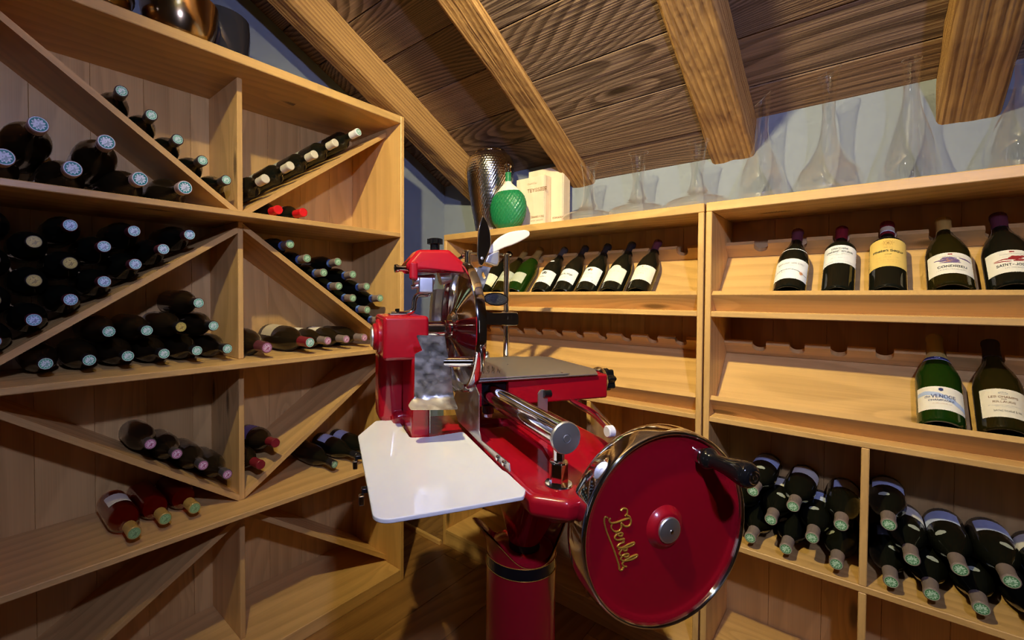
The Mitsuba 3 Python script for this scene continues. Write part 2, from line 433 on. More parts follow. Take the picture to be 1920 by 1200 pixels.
# two narrow windows behind the camera, mirrored in the bottles and the chrome
def window(n, lo, hi, axis):
    c = (np.array(lo) + np.array(hi)) / 2
    o = [a for a in (0, 1) if a != axis][0]
    w, h = hi[o] - lo[o], hi[2] - lo[2]
    for s in (-1, 1):
        a, b = np.array(lo, float), np.array(hi, float)
        a[o] = (hi[o] if s > 0 else lo[o]) - 0.03; b[o] = a[o] + 0.06
        board(f'window_{n}__frame', a, b, 2, 'paper_white')
        a, b = np.array(lo, float), np.array(hi, float)
        a[2] = (hi[2] if s > 0 else lo[2]) - 0.03; b[2] = a[2] + 0.06; a[o] += 0.0305; b[o] -= 0.0305
        board(f'window_{n}__frame', a, b, o, 'paper_white')
    V = []
    for i, j in ((0, 0), (1, 0), (1, 1), (0, 1)):
        p = c.copy(); p[o] = (lo[o], hi[o])[i]; p[2] = (lo[2], hi[2])[j]; V.append(p)
    V = np.array(V); F = np.array([[0, 1, 2], [0, 2, 3]])
    nn = np.cross(V[1] - V[0], V[2] - V[0])
    if nn @ (np.array([1.5, -1.5, 1.2]) - c) < 0: F = F[:, ::-1]
    put(f'window_{n}__pane', (V, F), 'paper_white', emitter={'type': 'area', 'radiance': {'type': 'rgb', 'value': [0.40, 0.43, 0.48]}})
    struct(f'window_{n}', 'narrow white framed window')
window(1, (-0.20, YF + 0.001, 0.85), (0.20, YF + 0.05, 2.0), 1)
window(2, (XR - 0.05, -2.3, 0.85), (XR - 0.001, -1.95, 2.0), 0)

# lamps
def lamp_head(key, at, aim, r, power, shell, deep=0.024):
    d = aim - at; R = frame(d)
    M = mat4(R, at)
    can = lathe([(0, -0.09), (r + 0.010, -0.09), (r + 0.012, -0.085), (r + 0.012, deep - 0.002), (r + 0.008, deep), (r + 0.006, 0.004), (r + 0.004, 0.0), (0, 0.0)][::1], 32)
    put(key + '__housing', xf(can, M), shell, 40)
    disc = trimesh.creation.cylinder(radius=r, height=0.001, sections=32)
    a = np.arange(32) * 2 * PI / 32
    V = np.vstack([np.stack([r * np.cos(a), r * np.sin(a), np.full(32, 0.0012)], 1), [[0, 0, 0.0012]]])
    F = np.array([[i, (i + 1) % 32, 32] for i in range(32)])
    put(key + '__bulb', xf(trimesh.Trimesh(V, F, process=False), M), 'white_enamel', emitter={'type': 'area', 'radiance': {'type': 'rgb', 'value': [float(q) for q in power]}})
k = thing('ceiling_spotlight', 'black spotlight with a warm bulb fixed under a rafter', 'spotlight')
lamp_head(k, SPOT_AT, SPOT_AIM, SPOT_R, WARM, 'black_plastic', 0.044)
put(k + '__stem', cyl(SPOT_AT + np.array([0.02, -0.06, 0.03]), (1.09, -1.60, z_raft(-1.60) + 0.01), 0.008), 'black_plastic', 40)
k = thing('floor_lamp', 'black standing lamp with a white bulb behind the photographer', 'lamp')
lamp_head(k, LAMP_AT, LAMP_AIM, LAMP_R, COOL, 'black_plastic')
put(k + '__pole', cyl((1.945, -1.715, 0.0), (1.945, -1.715, 2.02), 0.011), 'black_plastic', 40)
put(k + '__base', xf(lathe([(0, 0), (0.14, 0), (0.145, 0.008), (0.13, 0.02), (0, 0.024)], 40), mat4(None, (1.945, -1.715, 0))), 'black_plastic', 40)

# ------------------------------------------------------------------ left rack with crossing boards
LR = thing('diagonal_wine_rack', 'tall open wooden wine rack with crossing diagonal boards against the left wall', 'wine rack')
zt1, zt0 = 2.0302, 1.9987
SH = [(1.5092, 1.5277), (1.0164, 1.0348), (0.5235, 0.5419)]
Z0 = 0.0507
YE1, YE0 = -0.3167, -0.3357     # end panel
YS1, YS0 = -1.586, -1.605       # far end, just outside the picture
D0, D1 = -0.970, -0.952         # middle divider
XD, XBK = -0.103, -0.365
board(LR + '__side_panel', (XBK, YE0, 0), (0, YE1, zt1), 2)
board(LR + '__side_panel', (XBK, YS0, 0), (0, YS1, zt1), 2)
board(LR + '__top_board', (XBK, YS1 + 0.0003, zt0), (0, YE0 - 0.0003, zt1), 1)
for a, b in SH:
    board(LR + '__shelf', (XBK, YS1 + 0.0003, a), (0, YE0 - 0.0003, b), 1)
board(LR + '__bottom_board', (XBK, YS1 + 0.0003, 0.0), (0, YE0 - 0.0003, Z0), 1)
rows = [(SH[0][1], zt0), (SH[1][1], SH[0][0]), (SH[2][1], SH[1][0]), (Z0, SH[2][0])]
for a, b in rows:
    board(LR + '__divider', (XBK, D0, a + 0.0003), (XD, D1, b - 0.0003), 2)
n = 9
for i in range(n):
    w = (YE1 - YS0) / n
    board(LR + '__back_board', (XL + 0.001, YS0 + i * w + 0.0003, 0), (XBK - 0.0003, YS0 + (i + 1) * w - 0.0003, zt1), 2, c=0.0008)
def diagonal(y0, z0, y1, z1, lo, hi):
    """board whose upper face runs through (y0, z0) and (y1, z1), cut to the bay lo..hi (y0, z0, y1, z1)"""
    d = np.array([y1 - y0, z1 - z0]); d /= np.linalg.norm(d)
    nn = np.array([-d[1], d[0]])
    if nn[1] < 0: nn = -nn
    a, b = np.array([y0, z0]) - d * 0.4, np.array([y1, z1]) + d * 0.4
    poly = Polygon([a, b, b - nn * 0.018, a - nn * 0.018]).intersection(sbox(lo[0] + 0.0004, lo[1] + 0.0004, hi[0] - 0.0004, hi[1] - 0.0004))
    def ax(p): return np.stack([p[:, 2], p[:, 0], p[:, 1]], 1)
    def gu(p, fn):
        u = p[:, :2] @ d; w = p[:, :2] @ nn
        return np.stack([u, p[:, 2] + w * 1.0 + 2 * (np.abs(fn[:, 2]) > 0.5)], 1)
    mesh, uv = prism_uv(poly, ax, XBK, XD, gu)
    put(LR + '__diagonal_board', mesh, 'wood_rack', False, uv)
Lb, Rb = (YS1, D0), (D1, YE0)
DIAG = [(-1.5293, 1.9574, -0.9798, 1.5562, Lb, 0), (-0.9447, 1.5523, -0.3347, 1.985, Rb, 0), (-1.54, 1.0991, -0.9803, 1.4836, Lb, 1), (-0.9397, 1.4939, -0.3702, 1.0957, Rb, 1),
        (-1.5417, 0.9641, -0.9759, 0.566, Lb, 2), (-0.9527, 0.5658, -0.3702, 0.9578, Rb, 2), (-1.3499, 0.2701, -1.0009, 0.4729, Lb, 3), (-0.9015, 0.4719, -0.3316, 0.0738, Rb, 3)]
for y0, z0, y1, z1, bay, r in DIAG:
    diagonal(y0, z0, y1, z1, (bay[0], rows[r][0]), (bay[1], rows[r][1]))

# ------------------------------------------------------------------ right cabinets
def cabinet(x0, label):
    K = thing('wine_cabinet', label, 'wine cabinet')
    W, t = 1.1873, 0.018
    xi0, xi1, x1 = x0 + t, x0 + W - t, x0 + W
    RT1, RT0 = 1.5602, 1.5313
    shelves = [(1.1913, 1.2095), (0.8515, 0.8686), (0.4582, 0.4766)]
    for a, b in ((x0, xi0), (xi1, x1)):
        board(K + '__side_panel', (a, 0, 0), (b, 0.30, RT0 - 0.0003), 2)
    board(K + '__top_board', (x0, 0, RT0), (x1, 0.30, RT1), 0)
    for a, b in shelves:
        board(K + '__shelf', (xi0 + 0.0003, 0, a), (xi1 - 0.0003, 0.30, b), 0)
    board(K + '__bottom_board', (xi0 + 0.0003, 0, 0.0633), (xi1 - 0.0003, 0.30, 0.0813), 0)
    board(K + '__plinth', (xi0 + 0.0003, 0.0015, 0.0), (xi1 - 0.0003, 0.02, 0.0630), 0)
    for i in range(8):
        w = W / 8
        board(K + '__back_board', (x0 + i * w + 0.0003, 0.3003, 0), (x0 + (i + 1) * w - 0.0003, 0.3197, RT1), 2, c=0.0008)
    bay = (xi1 - xi0 - 2 * 0.0172) / 3
    for r0, r1 in ((shelves[2][1], shelves[1][0]), (0.0813, shelves[2][0])):
        for j in (1, 2):
            a = xi0 + j * bay + (j - 1) * 0.0172
            board(K + '__divider', (a, 0.0, r0 + 0.0003), (a + 0.0172, 0.2995, r1 - 0.0003), 2)
    s2 = math.sqrt(0.5)
    for zs in (shelves[0][1], shelves[1][1]):
        def cross(name, pts, gdir):
            poly = Polygon(pts)
            g = np.array(gdir)
            def ax(p): return np.stack([p[:, 2], p[:, 0], p[:, 1] + zs], 1)
            def gu(p, fn): return np.stack([p[:, 2], p[:, :2] @ g + 2.2 * (np.abs(fn[:, :2] @ g) > 0.7)], 1)
            mesh, uv = prism_uv(poly, ax, xi0 + 0.0004, xi1 - 0.0004, gu)
            put(K + '__' + name, mesh, 'wood_rack', False, uv)
        e = 0.0008
        cross('ledge', [(0.0079 + e, 0.0529 - e), (0.0079, 0.0529 + e), (0.0206 - e, 0.0656), (0.0206 + e, 0.0656 - e), (0.0639, 0.0224), (0.0639, 0.0003), (0.0608, 0.0003)], (s2, -s2))
        cross('display_panel', [(0.0643, 0.0224), (0.228, 0.1861), (0.2386, 0.1755), (0.0749, 0.0118)], (s2, s2))
        # notched rail across the top of the panel
        L, th, w, dp = 0.056, 0.0175, 0.040, 0.032
        rail = sbox(xi0 + 0.0005, 0, xi1 - 0.0005, L)
        for q in range(1, 11):
            c = xi0 + q * (xi1 - xi0) / 11
            hole = Point(c, L - dp + w / 2 - 0.002).buffer(w / 2, quad_segs=6).union(sbox(c - w / 2, L - dp + w / 2 - 0.002, c + w / 2, L + 0.01))
            rail = rail.difference(hole)
        fy, fz = 0.2284, 0.1866 + zs
        def ax(p): return np.stack([p[:, 0], fy - s2 * p[:, 1] + s2 * p[:, 2], fz + s2 * p[:, 1] + s2 * p[:, 2]], 1)
        def gu(p, fn): return np.stack([p[:, 0], p[:, 1] + p[:, 2] + 2.2 * (np.abs(fn[:, 2]) > 0.5)], 1)
        mesh, uv = prism_uv(rail, ax, 0.0004, th, gu)
        put(K + '__notched_rail', mesh, 'wood_rack', False, uv)
    return K
cabinet(-0.0716, 'wooden wine cabinet behind the meat slicer, with tilted display shelves')
cabinet(1.1211, 'wooden wine cabinet at the right, with bins of stacked bottles below the display')

# ------------------------------------------------------------------ bottles
def bottle_profile(kind, r, h):
    """(r, z) profile of the glass from the punt to the lip"""
    if kind == 'bordeaux':
        p = [(0, 0.016), (r * 0.45, 0.012), (r * 0.78, 0.001), (r * 0.9, 0.0), (r * 0.97, 0.003), (r, 0.009), (r, h * 0.61)]
        p += [tuple(q) for q in smooth_profile([(r, h * 0.615), (r * 0.97, h * 0.648), (r * 0.80, h * 0.69), (r * 0.52, h * 0.73), (r * 0.405, h * 0.765), (r * 0.385, h * 0.80)], 4)]
        p += [(r * 0.375, h * 0.955), (r * 0.40, h * 0.958), (r * 0.40, h * 0.985), (r * 0.37, h * 0.992), (0, h * 0.992)]
    elif kind == 'champagne':
        p = [(0, 0.03), (r * 0.4, 0.02), (r * 0.74, 0.001), (r * 0.88, 0.0), (r * 0.97, 0.004), (r, 0.012), (r, h * 0.47)]
        p += [tuple(q) for q in smooth_profile([(r, h * 0.475), (r * 0.96, h * 0.53), (r * 0.82, h * 0.60), (r * 0.60, h * 0.69), (r * 0.42, h * 0.775), (r * 0.35, h * 0.84)], 4)]
        p += [(r * 0.335, h * 0.93), (r * 0.36, h * 0.94), (r * 0.36, h * 0.975), (r * 0.33, h * 0.99), (0, h * 0.99)]
    elif kind == 'flask':
        p = [(0, 0.012), (r * 0.5, 0.009), (r * 0.8, 0.001), (r * 0.92, 0.0), (r * 0.98, 0.004), (r, 0.01), (r, h * 0.52)]
        p += [tuple(q) for q in smooth_profile([(r, h * 0.525), (r * 0.97, h * 0.57), (r * 0.84, h * 0.63), (r * 0.56, h * 0.69), (r * 0.42, h * 0.73), (r * 0.39, h * 0.77)], 4)]
        p += [(r * 0.385, h * 0.96), (0, h * 0.96)]
    else:  # burgundy
        p = [(0, 0.018), (r * 0.45, 0.013), (r * 0.76, 0.001), (r * 0.88, 0.0), (r * 0.97, 0.003), (r, 0.010), (r, h * 0.43)]
        p += [tuple(q) for q in smooth_profile([(r, h * 0.435), (r * 0.985, h * 0.48), (r * 0.91, h * 0.55), (r * 0.73, h * 0.635), (r * 0.51, h * 0.715), (r * 0.385, h * 0.785), (r * 0.355, h * 0.84)], 4)]
        p += [(r * 0.345, h * 0.955), (r * 0.37, h * 0.958), (r * 0.37, h * 0.985), (r * 0.34, h * 0.992), (0, h * 0.992)]
    return np.array(p)

def r_at(pr, z):
    k = np.argmax(pr[:, 0])
    q = pr[k:]
    return float(np.interp(z, q[:, 1], q[:, 0]))

_cache = {}
def bottle_mesh(kind, r, h, seg=30):
    key = (kind, r, h)
    if key not in _cache:
        pr = bottle_profile(kind, r, h)
        k = np.argmin(np.abs(pr[:, 1] - h * 0.80))
        _cache[key] = (pr, lathe(pr, seg))
    return _cache[key]

def capsule_mesh(kind, r, h, z0, seg=26):
    pr = bottle_profile(kind, r, h)
    e = 0.0011
    zs = np.linspace(z0, h * 0.95, 5)
    q = [(r_at(pr, zs[0]) + 0.0002, zs[0])] + [(r_at(pr, z) + e, z + 0.0003) for z in zs]
    rt = r_at(pr, h * 0.95) + e
    q += [(rt + 0.0009, h * 0.957), (rt + 0.0012, h * 0.975), (rt + 0.0006, h * 0.993), (rt - 0.001, h * 0.9985), (rt * 0.82, h * 0.9985), (rt * 0.80, h * 0.9965), (0, h * 0.9965)]
    return lathe(q, seg), rt

def seal_mesh(rad, z):
    n = 26
    a = np.arange(n) * 2 * PI / n
    V = np.vstack([np.stack([rad * np.cos(a), rad * np.sin(a), np.full(n, z)], 1), [[0, 0, z]]])
    uv = np.vstack([np.stack([0.5 + 0.5 * np.cos(a), 0.5 + 0.5 * np.sin(a)], 1), [[0.5, 0.5]]])
    F = np.array([[i, (i + 1) % n, n] for i in range(n)])
    return (V, F), uv

def wrap(pr, z0, z1, a0, a1, e=0.0005, nz=4, na=22, shape=None):
    """label patch on the bottle's side between heights z0..z1 and angles a0..a1 (0 = front, -y); shape(s, t) optionally drops corners"""
    zs, an = np.linspace(z0, z1, nz), np.linspace(a0, a1, na)
    V = []
    for z in zs:
        rr = r_at(pr, z) + e
        V.append(np.stack([rr * np.sin(an), -rr * np.cos(an), np.full(na, z)], 1))
    V = np.vstack(V)
    F = []
    for i in range(nz - 1):
        for j in range(na - 1):
            k = i * na + j
            F += [[k, k + 1, k + na + 1], [k, k + na + 1, k + na]]
    return trimesh.Trimesh(V, np.array(F), process=False)

def wrap_outline(pr, poly, e=0.0006):
    """a flat shapely shape (x = arc length, y = height) bent round the bottle"""
    out = []
    x0, y0, x1, y1 = poly.bounds
    cut = [poly.intersection(sbox(x0 + k * 0.005, y0 - 1, x0 + (k + 1) * 0.005, y1 + 1)) for k in range(int((x1 - x0) / 0.005) + 1)] if x1 - x0 > 0.008 else [poly]
    for g in [q for c in cut for q in getattr(c, 'geoms', [c])]:
        if g.is_empty or g.geom_type != 'Polygon' or g.area < 1e-10: continue
        v, f = trimesh.creation.triangulate_polygon(g, engine='earcut')
        out.append((np.asarray(v), np.asarray(f)))
    V = np.vstack([v for v, f in out]); at = np.cumsum([0] + [len(v) for v, f in out])
    F = np.vstack([f + a for (v, f), a in zip(out, at)])
    rr = np.array([r_at(pr, z) for z in V[:, 1]]) + e
    th = V[:, 0] / rr
    W = np.stack([rr * np.sin(th), -rr * np.cos(th), V[:, 1]], 1)
    m = trimesh.Trimesh(W, F, process=False)
    n = m.face_normals[0]; c = m.triangles_center[0].copy(); c[2] = 0
    if n @ c < 0: m.invert()
    return m

def lettering(pr, text, height, z, bold=False, x=0.0, e=0.0009, width=None, tilt=0.0):
    m = meshkit.text_mesh(text, height, 0.0002, bold)
    v = np.array(m.vertices); f = np.array(m.faces)
    top = v[:, 2] > 0.0001
    f = f[top[f].all(1)]
    w = v[:, 0].max() - v[:, 0].min()
    if width: v[:, 0] *= width / w; w = width
    X = v[:, 0] - v[:, 0].min() - w / 2 + x
    Y = v[:, 1] + z + tilt * X
    rr = np.array([r_at(pr, q) for q in Y]) + e
    th = X / rr
    m = trimesh.Trimesh(np.stack([rr * np.sin(th), -rr * np.cos(th), Y], 1), f, process=False)
    m.update_faces(m.nondegenerate_faces()); m.remove_unreferenced_vertices()
    n = m.face_normals[0]; c = m.triangles_center[0].copy(); c[2] = 0
    if n @ c < 0: m.invert()
    return m

def line_of_print(pr, w, z, x=0.0, t=0.0008):
    return wrap_outline(pr, sbox(x - w / 2, z, x + w / 2, z + t), 0.0009)

def bottle(label, M, kind='burgundy', r=0.0415, h=0.30, glass='glass_black', capsule='black', seal='green', cap_z=0.80, group=None, name='wine_bottle', roll=0.0, wraps=(), seal_r=0.86, band=None):
    """M: 4 x 4, local z = from base to lip; wraps: list of (part, mesh in bottle space, bsdf, label)"""
    K = thing(name, label, 'bottle', group)
    M = M @ mat4(rot([0, 0, 1], roll))
    pr, gm = bottle_mesh(kind, r, h)
    def P(part, mesh, bsdf, smooth=35, uv=None, lab=None):
        v, f = (mesh.vertices, mesh.faces) if hasattr(mesh, 'vertices') else mesh
        kk = put(f'{K}__{part}', (np.asarray(v) @ M[:3, :3].T + M[:3, 3], np.asarray(f)), bsdf, smooth, uv)
        if lab: labels[kk] = {'label': lab}
    P('body', gm, glass)
    if capsule:
        cm, rt = capsule_mesh(kind, r, h, h * cap_z)
        P('capsule', cm, 'capsule_' + capsule)
        if seal:
            sm, uv = seal_mesh(rt * seal_r, h * 0.9985 + 0.0002)
            P('capsule__seal', sm, 'seal_' + seal, False, uv)
    if band:
        P('neck_band', wrap(pr, h * band[0], h * band[1], -PI, PI, 0.0013, 3, 28), band[2])
    for part, mesh, bsdf, lab in wraps:
        P(part, mesh, bsdf, 35, None, lab)
    return K

def axis_M(base, tip, front=(0, 0, 1)):
    """matrix whose local z runs base -> tip and whose local -y (label side) faces as nearly as possible along front"""
    z = np.asarray(tip, float) - np.asarray(base, float); z /= np.linalg.norm(z)
    f = np.asarray(front, float); f = f - (f @ z) * z; f /= np.linalg.norm(f)
    y = -f; x = np.cross(y, z)
    return mat4(np.stack([x, y, z], 1), base)

def lay_left(base, cap, h, x_back=-0.3635):
    return axis_M((x_back, base[0], base[1]), (x_back + h, cap[0], cap[1]))

brng = random.Random(3)
def label_patch(kind, r, h, lo=0.16, hi=0.40, half=1.15):
    pr, _ = bottle_mesh(kind, r, h)
    return ('label', wrap(pr, h * lo, h * hi, -half, half))
def medallion(kind, r, h, z=0.53, ang=0.0, s=0.011):
    pr, _ = bottle_mesh(kind, r, h)
    rr = r_at(pr, h * z)
    c = Point(ang * rr, h * z).buffer(s * 0.8).union(Point(ang * rr + s * 0.55, h * z).buffer(s * 0.6)).union(Point(ang * rr - s * 0.55, h * z).buffer(s * 0.6))
    return ('medallion', wrap_outline(pr, c, 0.0007), 'paper_grey_green', 'pale round vintage sticker')

ORD = ['first', 'second', 'third', 'fourth', 'fifth', 'sixth', 'seventh', 'eighth']
# magnums, upper left compartment
MAG = [((-1.4869, 1.6623), (-1.4697, 1.676), 'dark magnum, left one of the two lying on top, upper left compartment'),
       ((-1.3303, 1.6505), (-1.3371, 1.6667), 'dark magnum, right one of the two lying on top, upper left compartment'),
       ((-1.5597, 1.5820), (-1.5299, 1.5819), 'dark magnum on the shelf, cut by the left edge, upper left compartment'),
       ((-1.4142, 1.5820), (-1.4067, 1.5802), 'dark magnum on the shelf below the two raised ones, upper left compartment'),
       ((-1.2800, 1.5820), (-1.2629, 1.5824), 'dark magnum on the shelf, second from the slanting board, upper left compartment'),
       ((-1.1577, 1.5820), (-1.1513, 1.5787), 'dark magnum on the shelf, tucked under the slanting board, upper left compartment')]
for b, c, lab in MAG:
    bottle(lab, lay_left(b, c, 0.34), 'burgundy', 0.0535, 0.34, 'glass_brown', 'rose', 'teal', 0.90, 'magnums in the upper left compartment', 'magnum_bottle', seal_r=0.95)
L1B = [(-1.2808, 1.8277, -1.2950, 1.8288), (-1.2134, 1.7785, -1.2250, 1.7830), (-1.1461, 1.7294, -1.1580, 1.7296), (-1.0789, 1.6803, -1.0900, 1.6811), (-1.0145, 1.6313, -1.0199, 1.6337)]
for i, q in enumerate(L1B):
    bottle(f'dark bottle with pale green cap, upper left slanting board, {ORD[i]} from the top', lay_left(q[:2], q[2:], 0.30), 'burgundy', 0.0413, 0.30, 'glass_black', 'darkgrey', 'green', 0.86, 'bottles on the upper left slanting board')
L1C = [(-0.9131, 1.6223, -0.8885, 1.6649), (-0.8297, 1.6815, -0.7947, 1.7318), (-0.7361, 1.7479, -0.6989, 1.7952), (-0.6444, 1.8129, -0.609, 1.8627), (-0.5393, 1.8875, -0.5015, 1.9341)]
for i, q in enumerate(L1C):
    last = i == 4
    lab = 'dark wine bottle with white capsule, highest on the slanting board under the rack top' if last else f'dark bottle with cream capsule on the upper right slanting board, {ORD[i]} from the divider'
    bottle(lab, lay_left(q[:2], q[2:], 0.30), 'bordeaux', 0.0380, 0.30, 'glass_black', 'white' if last else 'cream', 'green' if last else None, 0.845, 'bottles on the upper right slanting board', wraps=[label_patch('bordeaux', 0.0380, 0.30, 0.12, 0.34, 1.5) + ('paper_grey_green', 'grey label')])
L1D = [(-0.8281, 1.5660, -0.8452, 1.5617), (-0.7496, 1.5660, -0.7496, 1.5658)]
for i, q in enumerate(L1D):
    bottle(('left' if i == 0 else 'right') + ' of two dark bottles with bright red capsules lying under the upper right slanting board', lay_left(q[:2], q[2:], 0.30), 'bordeaux', 0.038, 0.30, 'glass_black', 'scarlet', None, 0.80, 'bottles with red capsules', wraps=[label_patch('bordeaux', 0.038, 0.30, 0.52, 0.60, 1.2) + ('paper_white', 'white label')])
# dense stack in the left compartment of the second row
L2A = [(-1.553, 1.4387, 'blue', 'at the top left corner, cut by the left edge'), (-1.4085, 1.4387, 'blue', 'in the top row, second from the left edge'), (-1.2699, 1.4387, 'blue', 'in the top row, second from the right'), (-1.1285, 1.4428, 'blue', 'in the top row, farthest right'),
       (-1.4782, 1.3887, 'yellow', 'with yellow cap in the second row, nearest the left edge'), (-1.3384, 1.3888, 'blue', 'in the second row, middle of the three'), (-1.1983, 1.3925, 'blue', 'in the second row, resting on the slanting board'),
       (-1.553, 1.3391, 'yellow', 'with yellow cap in the third row, cut by the left edge'), (-1.4097, 1.3388, 'yellow', 'with yellow cap in the third row, middle of the three'), (-1.2679, 1.3437, 'blue', 'in the third row, resting on the slanting board'),
       (-1.4794, 1.2904, 'yellow', 'with yellow cap in the fourth row, left of the blue cap'), (-1.3390, 1.2914, 'blue', 'in the fourth row, resting on the slanting board'), (-1.553, 1.2407, 'yellow', 'with yellow cap in the fifth row, cut by the left edge'), (-1.4097, 1.2416, 'blue', 'in the fifth row, resting on the slanting board'),
       (-1.4807, 1.1906, 'blue', 'in the sixth row, resting on the slanting board'), (-1.5531, 1.1408, 'blue', 'lowest on the slanting board, cut by the left edge')]
for y, z, s, lab in L2A:
    bottle(f'black bottle{" " if s == "yellow" else ", blue-white cap, "}{lab}, left stack', lay_left((y, z), (y, z), 0.30), 'burgundy', 0.0413, 0.30, 'glass_black', 'plum' if s == 'blue' else 'darkgrey', s, 0.86, 'bottles in the big stack at the left', seal_r=0.95)
L2B = [(-1.4602, 1.0770, 'first from the left on the shelf'), (-1.3732, 1.0770, 'second from the left on the shelf'), (-1.2880, 1.0800, 'third from the left on the shelf'), (-1.1996, 1.0787, 'fourth from the left on the shelf'), (-1.1105, 1.0800, 'fifth from the left on the shelf'), (-1.0205, 1.0782, 'last on the shelf beside the divider'),
       (-1.3303, 1.1527, 'first from the left in the upper row'), (-1.2421, 1.1507, 'second from the left in the upper row'), (-1.1542, 1.1570, 'with the only yellow cap'), (-1.0621, 1.1560, 'last in the upper row towards the divider'), (-1.1049, 1.2305, 'single one on top of the pile')]
for i, (y, z, lab) in enumerate(L2B):
    bottle(f'black bottle{" " if i == 8 else ", "}{lab}, pile under second left slanting board', lay_left((y, z), (y, z), 0.30), 'burgundy', 0.0413, 0.30, 'glass_brown', 'black', 'yellow' if i == 8 else 'green', 0.88, 'bottles piled under the second left slanting board', seal_r=0.93)
R2A = [(-0.783, 1.4341, -0.8022, 1.4431), (-0.7162, 1.3874, -0.7359, 1.3954), (-0.6495, 1.3408, -0.6669, 1.3445), (-0.5827, 1.2941, -0.6002, 1.2934), (-0.5161, 1.2475, -0.5345, 1.2453), (-0.4494, 1.2009, -0.4636, 1.1957), (-0.3796, 1.1509, -0.4025, 1.1475), (-0.5758, 1.3752, -0.6038, 1.3905), (-0.5091, 1.3285, -0.534, 1.3427), (-0.4424, 1.2818, -0.4658, 1.2947), (-0.3787, 1.2346, -0.3957, 1.2452)]
pr_b, _ = bottle_mesh('burgundy', 0.0404, 0.30)
for i, q in enumerate(R2A):
    lab = f'{ORD[i]} from the top in the lower line' if i < 7 else f'{ORD[i - 7]} from the top in the upper line'
    bottle(f'blue-banded bottle, {lab}, second right slanting board', lay_left(q[:2], q[2:], 0.30), 'burgundy', 0.0404, 0.30, 'glass_black', 'taupe', 'mint', 0.83, 'bottles with blue neck bands on the slanting board', seal_r=0.95, band=(0.775, 0.828, 'capsule_blue'))
R2B = [(-0.9005, 1.0861, -0.9050, 1.0750, 0.0505, 'rose', 'plum', 'pink', 'round dark magnum with plum capsule and pink cap, beside the divider on the third shelf', 'paper_pale_blue'),
       (-0.7454, 1.0861, -0.7452, 1.0810, 0.0505, 'x', 'burgundy', 'green', 'dark magnum with old cream label and burgundy capsule on the third shelf', 'paper_kraft'),
       (-0.6450, 1.0762, -0.6500, 1.0780, 0.0405, 'x', 'taupe', 'pink', 'dark bottle with grey capsule next to the cream-labelled magnum on the third shelf', 'paper_cream'),
       (-0.5620, 1.0762, -0.5660, 1.0785, 0.0405, 'x', 'taupe', 'pink', 'dark bottle with grey capsule, second from the slicer on the third shelf', 'paper_cream'),
       (-0.4788, 1.0762, -0.4788, 1.0790, 0.0405, 'x', 'taupe', 'pink', 'dark bottle with grey capsule, nearest the slicer on the third shelf', None)]
for a, b, c, d, r, _, cap, seal, lab, paper in R2B:
    h = 0.335 if r > 0.05 else 0.30
    wr = [label_patch('burgundy', r, h, 0.10, 0.36, 1.35) + (paper, 'label')] if paper else []
    bottle(lab, lay_left((a, b), (c, d), h), 'burgundy', r, h, 'glass_brown', cap, seal, 0.80, 'bottles on the third shelf right of the divider', seal_r=0.9, wraps=wr)
L3A = [(-1.2166, 0.7864, -1.2364, 0.8136), (-1.1483, 0.7384, -1.1683, 0.7662), (-1.0800, 0.6904, -1.0957, 0.7108), (-1.0130, 0.6424, -1.0234, 0.6599)]
for i, q in enumerate(L3A):
    bottle(f'dark bottle with pink cap on the third left slanting board, {ORD[i]} from the top', lay_left(q[:2], q[2:], 0.30), 'burgundy', 0.0413, 0.30, 'glass_brown', 'darkgrey', 'pink', 0.86, 'bottles with pink caps on the third left slanting board', seal_r=0.9)
L3B = [(-1.2874, 0.5832), (-1.2044, 0.5832), (-1.1223, 0.5832)]
names3 = ['amber spirit bottle with pale label and green cap, left of three on the fourth shelf', 'red spirit bottle with gold collar and green cap, middle of three on the fourth shelf', 'red spirit bottle with gold collar, right one of three under the slanting board']
for i, (y, z) in enumerate(L3B):
    h, r = 0.285, 0.0408
    wr = [label_patch('flask', r, h, 0.16, 0.42, 0.75) + ('paper_cream', 'cream label')] if i == 0 else []
    M = lay_left((y, z), (y, z), h, -0.3635 + (0.06 if i == 0 else 0.03 if i == 1 else 0.02))
    K = bottle(names3[i], M, 'flask', r, h, 'glass_amber', 'gold', 'lime', 0.80, 'amber and red spirit bottles', 'spirit_bottle', seal_r=0.92, wraps=wr)
    pr, _ = bottle_mesh('flask', r, h)
    q = [(0, 0.017), (r * 0.6, 0.013)] + [(max(a - 0.0035, 0), max(b, 0.012)) for a, b in pr[3:-2] if b < h * (0.62 if i else 0.55)]
    q += [(0, q[-1][1])]
    lm = lathe(q, 30)
    put(f'{K}__liquor', xf(lm, M), 'red_liquor', 40)
R3A = [(-0.8423, 0.6899, -0.8593, 0.7250), (-0.9100, 0.6439, -0.9128, 0.6610)]
for i, q in enumerate(R3A):
    bottle(('upper' if i == 0 else 'lower') + ' of two dark bottles with wine-red capsules in the V beside the divider', lay_left(q[:2], q[2:], 0.30), 'burgundy', 0.041, 0.30, 'glass_brown', 'burgundy', None, 0.80, 'bottles with wine-red capsules', wraps=[label_patch('burgundy', 0.041, 0.30, 0.12, 0.40, 1.5) + ('ink_violet', 'dark label')] if i == 0 else [])
R3B = [(-0.6220, 0.5832, -0.6220, 0.5810, 'mint', 'black bottle with green cap on the fourth shelf, farthest from the slicer tray'), (-0.5147, 0.5832, -0.5113, 0.5860, None, 'black bottle with pale label on the fourth shelf, half hidden by the slicer tray'), (-0.4321, 0.5832, -0.4355, 0.5860, None, 'black bottle on the fourth shelf, deepest behind the slicer tray')]
